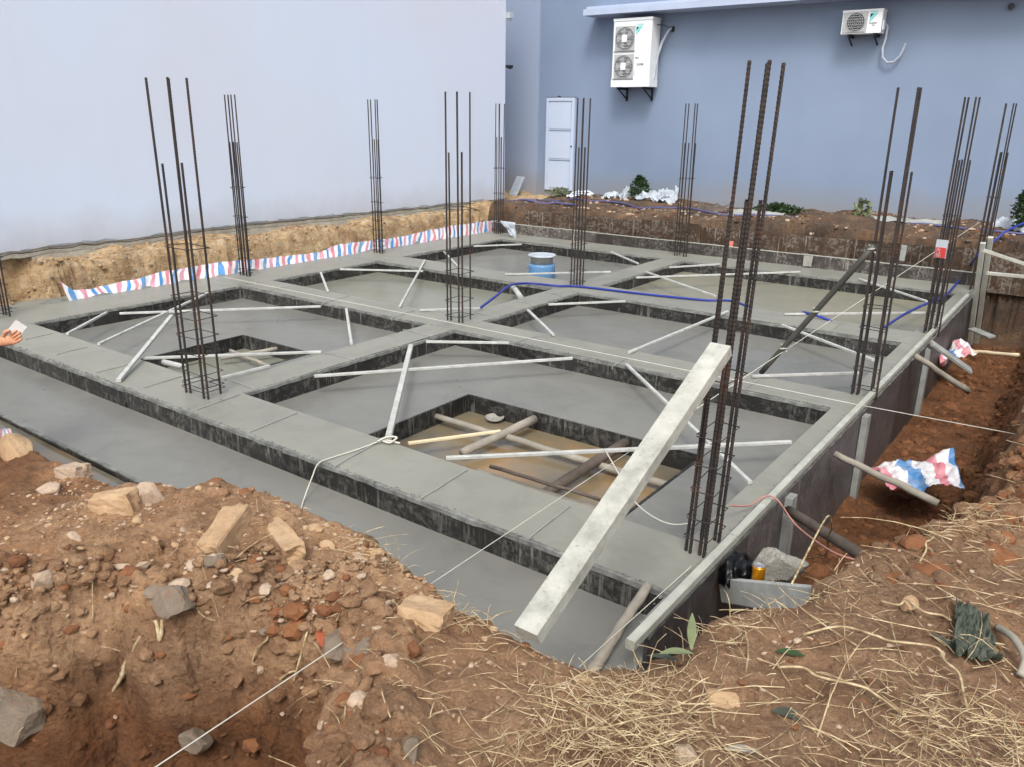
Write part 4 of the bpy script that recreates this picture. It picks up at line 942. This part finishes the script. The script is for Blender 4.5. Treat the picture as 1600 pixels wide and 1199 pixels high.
# strings
def line(label, p, q, r=.0022, mat='twine', name='string_line', n=12, sag=.0):
    p, q = Vector(p), Vector(q); pts = [p.lerp(q, i/n)-Vector((0, 0, sag*4*(i/n)*(1-i/n))) for i in range(n+1)]
    return tag(MB().tube(pts, r, 4).build(name, mat), label, 'string', 'setting out strings')
line('taut string over the second beam running right to the trench bank', at(350, 433, .05), at(1337, 632, .05), .0035)
line('taut string continuing from the right formwork over the trench', at(1337, 632, .05), at(1600, 681, .1), .003)
line('taut string from the lower left ditch to the nearest cage', at(238, 1202, .55), at(982, 707, .05), .0024)
line('taut string from the nearest cage to the far right corner', at(1000, 697, .04), atv(1530, 348, 9.9), .0035)
line('string beside the near log running to the nearest cage', at(905, 1042, -.1), at(1080, 885, .05), .0022)
pathtube('loose_cord', [at(597, 688, .02), at(560, 702, .01), at(520, 715, .01), at(498, 724, .01), at(488, 745, -.05), at(475, 780, -.15), at(469, 800, -.16)], .005, 'twine', 'loose pale cord draped over the front beam', 'cord', 5)
pathtube('loose_cord', [at(945, 703, .03), at(955, 720, .03), at(967, 741, .03)], .005, 'twine', 'short white cord hanging from the longest brace', 'cord', 5)
pathtube('loose_cord', [at(986, 778, .0), at(1005, 797, .005), at(1030, 813, .005), at(1055, 820, .006), at(1082, 817, .02)], .005, 'twine', 'white cord lying on the concrete left of the nearest cage', 'cord', 5)
pathtube('pink_wire', [atu(1140, 790, 4.1), at(1170, 790, .05), at(1195, 776, .08), at(1215, 782, .08), atu(1245, 822, 4.4), at(1300, 862, .1), at(1352, 879, .12)], .006, 'pink_wire', 'thin pink wire arching over the right rail to the soil', 'wire', 5)
pathtube('rope_knot', [at(590, 690, .03), at(605, 683, .05), at(620, 684, .04), at(608, 692, .02), at(595, 686, .03), at(625, 693, .01)], .008, 'twine', 'rope wound round the foot of the thick white brace', 'rope', 5)

# ---------------------------------------------------------------- vegetation
def leafy(name, c, w_, h_, n, ls, mat, label, cat, seed):
    r_ = random.Random(seed); t = thing(name, label, cat, tuple(c)); b = MB()
    for k in range(6): b.tube([c, c+Vector((r_.uniform(-.3, .3)*w_, r_.uniform(-.3, .3)*w_, h_*.6))], .006, 4, .002)
    b.build('stem', 'wood_dark', t); b = MB()
    for k in range(n):
        th, rr, hh = r_.uniform(0, 6.28), math.sqrt(r_.random()), r_.random()
        rr *= w_/2*math.sin(math.pi*(.15+.8*hh)); P = c+Vector((rr*math.cos(th), rr*math.sin(th), h_*hh))
        d = Vector((r_.uniform(-1, 1), r_.uniform(-1, 1), r_.uniform(-.3, 1))).normalized()*ls; s_ = d.cross(Vector((r_.random(), r_.random(), r_.random()))).normalized()*ls*.3
        b.add([P, P+d*.5+s_, P+d, P+d*.5-s_], [(0, 1, 2, 3)])
    b.build('foliage', mat, t)
P = atv(998, 312, 12.4); P.z = h1(P.x, P.y); leafy('bush', P, .42, .5, 900, .07, 'leaf', 'fluffy dark green bush growing against the rear wall', 'bush', 1)
P = atv(1215, 327, 12.3); P.z = h1(P.x, P.y); leafy('bush', P, .95, .19, 800, .07, 'leaf', 'low spreading bush behind the nearest cage at the rear wall', 'bush', 2)
P = atv(1345, 333, 12.0); P.z = h1(P.x, P.y); leafy('weed', P, .35, .32, 120, .10, 'leaf_dull', 'thin weed growing right of the low bush', 'weed', 3)
P = atv(1600, 315, 12.0); P.z = h1(P.x, P.y)+.05; leafy('bush', P, .3, .55, 500, .07, 'leaf', 'dark bush cut by the right edge of the photo', 'bush', 4)
P = atv(875, 303, 12.5); P.z = h1(P.x, P.y); leafy('weed', P, .7, .14, 350, .06, 'leaf_dull', 'low green weeds in front of the pale door', 'weed', 5)
def leafblade(p, d, L, W, mat, label, sag=.2):
    p, d = Vector(p), Vector(d).normalized(); s_ = d.cross(Vector((0, 0, 1))).normalized(); b = MB(); n = 8; vs = []
    for i in range(n+1):
        t = i/n; c_ = p+d*L*t-Vector((0, 0, sag*L*t*t)); hw = W/2*math.sin(math.pi*min(1, t*.94+.05))
        vs += [c_-s_*hw+Vector((0, 0, hw*.3)), c_, c_+s_*hw+Vector((0, 0, hw*.3))]
    b.add(vs, [(i*3+j, i*3+j+1, i*3+4+j, i*3+3+j) for i in range(n) for j in range(2)]); return tag(b.build('leaf', mat, None, True), label, 'leaf')
def gp(x, y, dz=.02): P = ground_at(x, y); P.z += dz; return P
leafblade(gp(1078, 1040, .06), (-.2, .3, 1.0), .12, .03, 'leaf_dull', 'pale green leaf standing up at the near end of the right formwork', 0)
leafblade(gp(1082, 1042, .05), (-.5, -.6, .3), .13, .035, 'leaf_dull', 'drooping pale leaf beside the upright one')
leafblade(gp(1060, 1045, .03), (-1, -.2, .05), .11, .028, 'green_net', 'dark leaf pointing left from the pale pair')
leafblade(gp(1210, 1026, .02), (.9, .35, .2), .10, .035, 'leaf', 'bright green leaf on the right soil')
leafblade(gp(1450, 997, .02), (.9, -.3, .05), .13, .03, 'green_net', 'dark grey green leaf left of the green sack')
leafblade(gp(1205, 1120, .02), (.8, .4, .0), .12, .05, 'green_net', 'wide dull leaf in the straw low right')
leafblade(gp(1130, 1180, .02), (.7, .5, .1), .11, .03, 'wood', 'dry brown leaf near the bottom edge right of the logo area')
P = gp(1520, 1000, .02)
sheet('green_sack', [gp(1490, 950, .03), gp(1540, 975, .03), gp(1565, 1045, .03), gp(1490, 1035, .03)], 40, 40, .085, 'green_net', 'crumpled grey green sack half buried in the right soil', 'sack', 12, 5, True)
P, Q_ = gp(1556, 992, .03), gp(1592, 1064, .02); pathtube('root', [P, P.lerp(Q_, .35)+Vector((.02, 0, .03)), P.lerp(Q_, .7)+Vector((.03, 0, .02)), Q_], .013, 'wood', 'thick pale root beside the green sack', 'root', 8)

# ---------------------------------------------------------------- countless small stuff
def ico_stuff(name, pts, mats, seed, sub=1, cat=None, label=None):
    """many small stones in one mesh"""
    bm = bmesh.new(); bmesh.ops.create_icosphere(bm, subdivisions=sub, radius=1)
    bv = np.array([v.co[:] for v in bm.verts]); bf = np.array([[v.index for v in f.verts] for f in bm.faces]); bm.free()
    r_ = np.random.default_rng(seed); n = len(pts); P = np.array([p[:3] for p in pts]); s_ = np.array([p[3] for p in pts])
    jt = .28 if sub == 1 else .15
    vv = bv[None]*(1+r_.uniform(-jt, jt, (n, len(bv), 1)))*s_[:, None, None]*np.stack([r_.uniform(.7, 1.3, n), r_.uniform(.7, 1.3, n), r_.uniform(.4, .85, n)], -1)[:, None]
    a = r_.uniform(0, 6.28, n); c, s2 = np.cos(a), np.sin(a); xx = vv[..., 0]*c[:, None]-vv[..., 1]*s2[:, None]; yy = vv[..., 0]*s2[:, None]+vv[..., 1]*c[:, None]
    vv = np.stack([xx, yy, vv[..., 2]], -1)+P[:, None]; ff = bf[None]+(np.arange(n)*len(bv))[:, None, None]
    me = bpy.data.meshes.new(name); me.from_pydata(vv.reshape(-1, 3).tolist(), [], ff.reshape(-1, 3).tolist())
    for m_ in mats: me.materials.append(MT[m_])
    me.polygons.foreach_set('material_index', np.repeat(r_.integers(0, len(mats), n), len(bf)).astype(np.int32))
    o = link(name, me); tag(o, label, cat, kind='stuff'); return o
def scatter(n, xr, yr, f, smin, smax, seed, dz=.1):
    r_ = np.random.default_rng(seed); x = r_.uniform(*xr, n); y = r_.uniform(*yr, n); keep = f(x, y) > r_.random(n); x, y = x[keep], y[keep]
    z = height(x, y); s_ = smin*(smax/smin)**(r_.random(len(x))**2.2); return list(zip(x, y, z+s_*dz, s_))
dC = lambda x, y: sdist(CREST, x, y)
dD = lambda x, y: sdist(DITCH, x, y)
front = lambda x, y: (dC(x, y) < .12)*(dD(x, y) < .05)*sm((4.6-x)/1.2)*(.25+.75*(vn(x*2.5, y*2.5, 4) > .45))
ico_stuff('gravel', scatter(14000, (.6, 4.6), (-2.7, -.95), front, .003, .017, 1), ['dirt', 'rock2', 'dirt', 'rock'], 1, 1, 'gravel', 'loose gravel and clods on the near left spoil bank')
lip = lambda x, y: np.exp(-((dD(x, y)+.04)/.14)**2)
ico_stuff('rubble', scatter(9000, (1.2, 4.3), (-2.9, -1.4), lip, .005, .042, 2), ['dirt', 'dirt', 'dirt', 'clay', 'dirt', 'rock2', 'dirt', 'dirt'], 2, 2, 'rubble', 'packed rubble and clods along the lip of the ditch')
ico_stuff('ditch_clods', scatter(6000, (1.2, 4.4), (-3.4, -1.6), lambda x, y: (dD(x, y) > -.02)*.8, .004, .045, 3, -.3), ['dirt', 'dirt', 'clay', 'dirt'], 3, 1, 'soil clods', 'dark clay clods down the cut face of the ditch')
lipw = lambda x, y: np.exp(-((dD(x, y)+.02)/.16)**2)*.9
ico_stuff('soil_lumps', scatter(420, (1.2, 4.2), (-2.9, -1.4), lipw, .022, .075, 21, -.35), ['dirt', 'clay', 'dirt', 'rock3'], 21, 2, 'soil lumps', 'big earth lumps bulging from the lip of the ditch')
ico_stuff('crest_lumps', scatter(700, (1.4, 4.5), (-1.6, -1.0), lambda x, y: (np.abs(dC(x, y)) < .16)*.6, .008, .04, 22, -.3), ['dirt', 'dirt', 'clay', 'rock'], 22, 2, 'soil lumps', 'earth lumps along the crest of the near bank')
trench = lambda x, y: (x > 4.28)*(y > -.2)*(dC(x, y) > -.25)*(.3+.7*(vn(x*3, y*3, 8) > .4))
ico_stuff('trench_lumps', scatter(420, (4.3, 6.1), (-.1, 9.6), lambda x, y: (x > 4.3)*(dC(x, y) > -.25)*.9, .03, .11, 24, -.35), ['dirt', 'dirt', 'clay'], 24, 2, 'soil lumps', 'large lumps of orange clay in the right trench')
ico_stuff('clay_clods', scatter(14000, (4.3, 6.1), (-.1, 9.6), trench, .008, .055, 4, -.1), ['dirt', 'dirt', 'clay', 'dirt'], 4, 2, 'soil clods', 'red clay clods tumbled through the right trench')
rb = lambda x, y: (dC(x, y) < .1)*sm((x-4.2)/.6)*.5
ico_stuff('soil_crumbs', scatter(16000, (4.0, 6.6), (-2.3, 2.6), rb, .002, .013, 5), ['dirt', 'clay', 'rock2'], 5, 1, 'soil crumbs', 'small crumbs of soil on the near right ground')
bk = lambda x, y: np.clip(vn(x*2, y*2, 9)*1.3-.2, 0, 1)
ico_stuff('bank_clods', scatter(5000, (-4.9, 6), (10.05, 12.9), bk, .012, .05, 6), ['dirt', 'clay', 'rock3', 'rock2'], 6, 1, 'soil clods', 'clods and stones scattered on the back bank')
lw = lambda x, y: (x > -5.45)*.8
ico_stuff('left_bank_clods', scatter(2200, (-5.4, -4.72), (-.5, 9.9), lw, .008, .035, 7), ['dirt', 'rock', 'rock3'], 7, 1, 'soil clods', 'crumbly sandy clods in the bank under the pale wall')

# cement spilled and caked along the top edges of the forms
sp = []
r2_ = random.Random(55)
def along(p, q, n, w_):
    for _ in range(n):
        t = r2_.random(); c_ = r2_.random() < .5
        sp.append((p[0]+(q[0]-p[0])*t+r2_.gauss(0, w_), p[1]+(q[1]-p[1])*t+r2_.gauss(0, w_), .001, .003+.009*r2_.random()**3))
for v_ in (0, VA[1][0], VA[2][0], VA[3][0]): along((-4.5 if v_ else -6, v_), (4.1, v_), 420, .008)
for u_ in (UB[0][1], UB[1][1]): along((u_, 0), (u_, 9.0), 380, .008)
along((4.15, -.3), (4.15, 9.4), 500, .012)
ico_stuff('cement_crumbs', sp, ['cement_smear', 'slab', 'concrete'], 60, 1, 'cement crumbs', 'crumbs of cement caked along the top edges of the forms')

pile = .09
B_ = [at(1060, 1130, .55), at(1480, 1150, .55), at(930, 1150, .55)]
def pxm(x, y): return sum(math.exp(-((x-b_.x)**2+(y-b_.y)**2)/.03) for b_ in B_)/4
def straw_stuff(name, spots, label, cat, seed, rmin=.0011, rmax=.0026, mats=('straw',)):
    r_ = random.Random(seed); V_ = []; F_ = []; MI = []; k0 = 0
    for (x, y, L) in spots:
        z = h1_fast(x, y); th = r_.uniform(0, 6.28); el = r_.choice((0, .05, .12, .12, .35, .8)); rr = r_.uniform(rmin, rmax); bend = r_.uniform(-.9, .9); n = 4
        p = Vector((x, y, z+.004+r_.random()**2*pile*min(1.0, 4*pxm(x, y))+r_.random()*.02)); mi = 0 if r_.random() < .86 else min(1, len(mats)-1)
        for i in range(n+1):
            d = Vector((math.cos(th), math.sin(th), 0)); nv = Vector((-d.y, d.x, 0)); w_ = rr*(1-.5*i/n)
            for q in (nv*w_, Vector((0, 0, w_*1.3)), -nv*w_): V_.append(tuple(p+q))
            th += bend/n; zz = math.sin(el-1.2*el*i/n); p = p+Vector((math.cos(th)*math.cos(el), math.sin(th)*math.cos(el), zz))*(L/n)
            hgr = h1_fast(p.x, p.y)+.003
            if p.z < hgr: p.z = hgr
        for i in range(n):
            for j in range(3): a = k0+i*3+j; b_ = k0+i*3+(j+1) % 3; F_.append((a, b_, b_+3, a+3)); MI.append(mi)
        k0 += 3*(n+1)
    me = bpy.data.meshes.new(name); me.from_pydata(V_, [], F_)
    for m_ in mats: me.materials.append(MT[m_])
    me.polygons.foreach_set('material_index', MI); o = link(name, me); return tag(o, label, cat, kind='stuff')
FX0, FX1, FY0, FY1, FS = 2.4, 7.0, -3.4, 4.0, .02
fxs = np.arange(FX0, FX1, FS); fys = np.arange(FY0, FY1, FS); FXX, FYY = np.meshgrid(fxs, fys); FH = height(FXX, FYY)
def h1_fast(x, y):
    i, j = int((x-FX0)/FS), int((y-FY0)/FS)
    if 0 <= i < FH.shape[1] and 0 <= j < FH.shape[0]: return float(FH[j, i])
    return h1(x, y)
def straws(n, xr, yr, f, L0, L1, seed):
    r_ = np.random.default_rng(seed); x = r_.uniform(*xr, n); y = r_.uniform(*yr, n); keep = f(x, y) > r_.random(n)
    return [(a, c, r_.uniform(L0, L1)) for a, c in zip(x[keep], y[keep])]
def pxmask(x, y, cx, cy, rx, ry): return np.exp(-(((x-cx)/rx)**2+((y-cy)/ry)**2))
A1_ = at(990, 1130, .55); A2_ = at(1500, 1150, .55); A3_ = at(850, 1170, .55)
dens = lambda x, y: (dC(x, y) < .03)*(dD(x, y) < .02)*np.clip(1.3*pxmask(x, y, A1_.x, A1_.y, .22, .22)+.8*pxmask(x, y, A2_.x, A2_.y, .24, .24)+.6*pxmask(x, y, A3_.x, A3_.y, .2, .16)+.07*(vn(x*3, y*3, 2)), 0, 1)
straw_stuff('straw', straws(34000, (3.4, 6.4), (-2.4, 1.2), dens, .03, .15, 1), 'dense dry straw stalks strewn over the near ground', 'straw', 1, .0008, .0021)
edge_d = lambda x, y: np.exp(-((dC(x, y)-.0)/.10)**2)*(x > 3.2)*.75*(.35+.65*(vn(x*3, y*3, 31) > .5))
straw_stuff('edge_straw', straws(5200, (3.2, 5.4), (-1.6, 1.0), edge_d, .04, .16, 2), 'dry straw tufts hanging over the crest of the bank', 'straw', 2, .001, .0022)
thin = lambda x, y: (dC(x, y) < .2)*(dD(x, y) < .1)*.5*(.2+.8*vn(x*2, y*2, 12))
straw_stuff('loose_straw', straws(1800, (2.6, 6.6), (-2.4, 3.4), thin, .03, .2, 3), 'scattered single straws over the bare soil', 'straw', 3, .001, .003)
rt_ = lambda x, y: np.exp(-((dD(x, y)-.05)/.12)**2)*.7
straw_stuff('roots', straws(130, (2.4, 4.3), (-2.8, -1.6), rt_, .08, .26, 5), 'thin pale roots dangling from the cut ditch face', 'roots', 5, .0012, .003)

rr_ = lambda x, y: (dC(x, y) < .05)*sm((x-4.4)/.4)*.7
straw_stuff('fine_roots', straws(420, (4.3, 6.4), (-1.9, 2.0), rr_, .15, .5, 6), 'long fine dry roots trailing over the near right ground', 'roots', 6, .0012, .0032)

# long single roots and twigs that read one by one
tw = [((990, 1000), (1050, 1010), 'bent root arching over the straw near the right formwork end'), ((1290, 880), (1365, 930), 'long brown twig below the nearest prop'), ((1380, 950), (1480, 985), 'thin twig running to the green sack'),
      ((1455, 850), (1440, 890), 'forked upright root on the right bank'), ((1225, 1060), (1400, 1130), 'long curved vine in the lower right soil'), ((1270, 1000), (1480, 1040), 'thin vine crossing the bare right soil'),
      ((1470, 1030), (1520, 1120), 'pale root running down in the lower right corner'), ((185, 1080), (265, 1005), 'thick root stub jutting from the ditch face'), ((395, 1060), (425, 1000), 'thin hooked root at the ditch face'), ((430, 1130), (470, 1055), 'forked root crossing the taut string')]
for k, (a, c, lb) in enumerate(tw):
    P, Q_ = gp(*a, .03), gp(*c, .03); n = 5; L = (Q_-P).length; pts = []
    for i in range(n+1): t = i/n; v = P.lerp(Q_, t); v += Vector((random.uniform(-.1, .1)*L, random.uniform(-.1, .1)*L, .10*L*math.sin(math.pi*t))); v.z = max(v.z, h1(v.x, v.y)+.01); pts.append(v)
    pathtube('twig', pts, .0045 if k != 7 else .008, 'straw', lb, 'twig', 5, 5)

# ---------------------------------------------------------------- person at the left edge
hand = CAM+ray(14, 533)*4.9
dr_ = ray(14, 533).normalized(); lft = -rt
base = hand+lft*.46+Vector((0, 0, 0)); base.z = h1(base.x, base.y)
ps = thing('person', 'person in a grey sleeved top and black trousers holding a phone at the left edge', 'person', tuple(base))
gz = base.z; fwd = rt.copy(); fwd.z = 0; fwd.normalize(); sdv = Vector((0, 0, 1)).cross(fwd)
def pt(f_, s_, z): return base+fwd*f_+sdv*s_+Vector((0, 0, z))
def skin(name, verts, edges, radii, mat, parent, sub=2):
    me = bpy.data.meshes.new(name); c = Vector(verts[0]); me.from_pydata([tuple(Vector(v)-c) for v in verts], edges, [])
    o = bpy.data.objects.new(name, me); COL.objects.link(o); o.location = c
    md = o.modifiers.new('skin', 'SKIN'); 
    for i, r_ in enumerate(radii): me.skin_vertices[0].data[i].radius = (r_, r_)
    me.skin_vertices[0].data[0].use_root = True
    sb = o.modifiers.new('sub', 'SUBSURF'); sb.levels = sub; sb.render_levels = sub
    dg = bpy.context.evaluated_depsgraph_get(); m2 = bpy.data.meshes.new_from_object(o.evaluated_get(dg)); bpy.data.objects.remove(o)
    m2.materials.clear(); m2.materials.append(MT[mat]); m2.polygons.foreach_set('use_smooth', [True]*len(m2.polygons))
    o = bpy.data.objects.new(name, m2); COL.objects.link(o); o.parent = parent; o.location = c-Vector(wloc(parent)); return o
hz = hand.z
wr = hand-fwd*.07+Vector((0, 0, -.01)); 
sk = [pt(-.1, 0, .92), pt(-.08, 0, 1.15), pt(-.03, 0, 1.36), pt(0, 0, 1.46), pt(.05, 0, 1.54), pt(.06, 0, 1.66),
      pt(-.03, -.17, 1.38), pt(-.02, -.21, 1.10), wr, pt(-.03, .17, 1.38), pt(-.05, .22, 1.12), pt(.10, .18, .95),
      pt(-.1, .10, .86), pt(-.06, .11, .48), pt(-.1, .11, .09), pt(.04, .12, .05), pt(-.1, -.10, .86), pt(-.06, -.11, .48), pt(-.1, -.11, .09), pt(.04, -.12, .05)]
ed = [(0, 1), (1, 2), (2, 3), (3, 4), (4, 5), (2, 6), (6, 7), (7, 8), (2, 9), (9, 10), (10, 11), (0, 12), (12, 13), (13, 14), (14, 15), (0, 16), (16, 17), (17, 18), (18, 19)]
skin('body', sk, ed, [.14, .13, .14, .055, .08, .085, .06, .045, .026, .06, .045, .03, .09, .06, .04, .035, .09, .06, .04, .035], 'skin', ps)
skin('shirt', [pt(-.1, 0, .95), pt(-.08, 0, 1.15), pt(-.03, 0, 1.36), pt(-.03, -.18, 1.39), pt(-.02, -.21, 1.10), wr.lerp(pt(-.02, -.21, 1.10), .18), pt(-.03, .18, 1.39), pt(-.05, .22, 1.12), pt(.08, .18, .97)],
     [(0, 1), (1, 2), (2, 3), (3, 4), (4, 5), (2, 6), (6, 7), (7, 8)], [.155, .145, .15, .072, .058, .042, .072, .058, .045], 'shirt', ps)
skin('trousers', [pt(-.1, 0, .93), pt(-.1, .10, .86), pt(-.06, .11, .48), pt(-.1, .11, .12), pt(-.1, -.10, .86), pt(-.06, -.11, .48), pt(-.1, -.11, .12)], [(0, 1), (1, 2), (2, 3), (0, 4), (4, 5), (5, 6)], [.155, .10, .075, .06, .10, .075, .06], 'trouser', ps)
# hand: palm plus five fingers curled round the phone
upv = Vector((0, 0, 1)); cx_ = hand; away = fwd*.8+upv*.45; away.normalize(); across = away.cross(dr_).normalized()
pv_ = [wr, cx_-away*.01, cx_+away*.025]; pe = [(0, 1), (1, 2)]; prr = [.024, .036, .032]
for k in range(4):
    b0 = cx_+away*.035+across*(.026-.018*k); L = (.062, .072, .066, .05)[k]
    i = len(pv_); pv_ += [b0, b0+away*L*.45-dr_*.012, b0+away*L*.75+dr_*.006-dr_*.02+across*.004, b0+away*L*.8+dr_*.01]; pe += [(2, i), (i, i+1), (i+1, i+2), (i+2, i+3)]; prr += [.0105, .0095, .009, .0075]
i = len(pv_); pv_ += [cx_+across*.035-away*.01, cx_+across*.055+away*.02-dr_*.02, cx_+across*.05+away*.05-dr_*.028]; pe += [(1, i), (i, i+1), (i+1, i+2)]; prr += [.015, .0125, .010]
skin('hand', pv_, pe, prr, 'skin', ps)
ph = MB(); pc = cx_+away*.055+upv*.035-dr_*.005; ax = (away+upv*.4).normalized(); bx_ = ax.cross(dr_).normalized(); tx = -dr_
vs = [pc+ax*a_*.07+bx_*b_*.036+tx*c_*.004 for c_ in (-1, 1) for b_ in (-1, 1) for a_ in (-1, 1)]
ph.add(vs, [(0, 2, 3, 1), (4, 5, 7, 6), (0, 1, 5, 4), (2, 6, 7, 3), (0, 4, 6, 2), (1, 3, 7, 5)]); o = ph.build('phone', 'phone'); tag(o, 'white phone held in the hand at the left edge', 'phone')
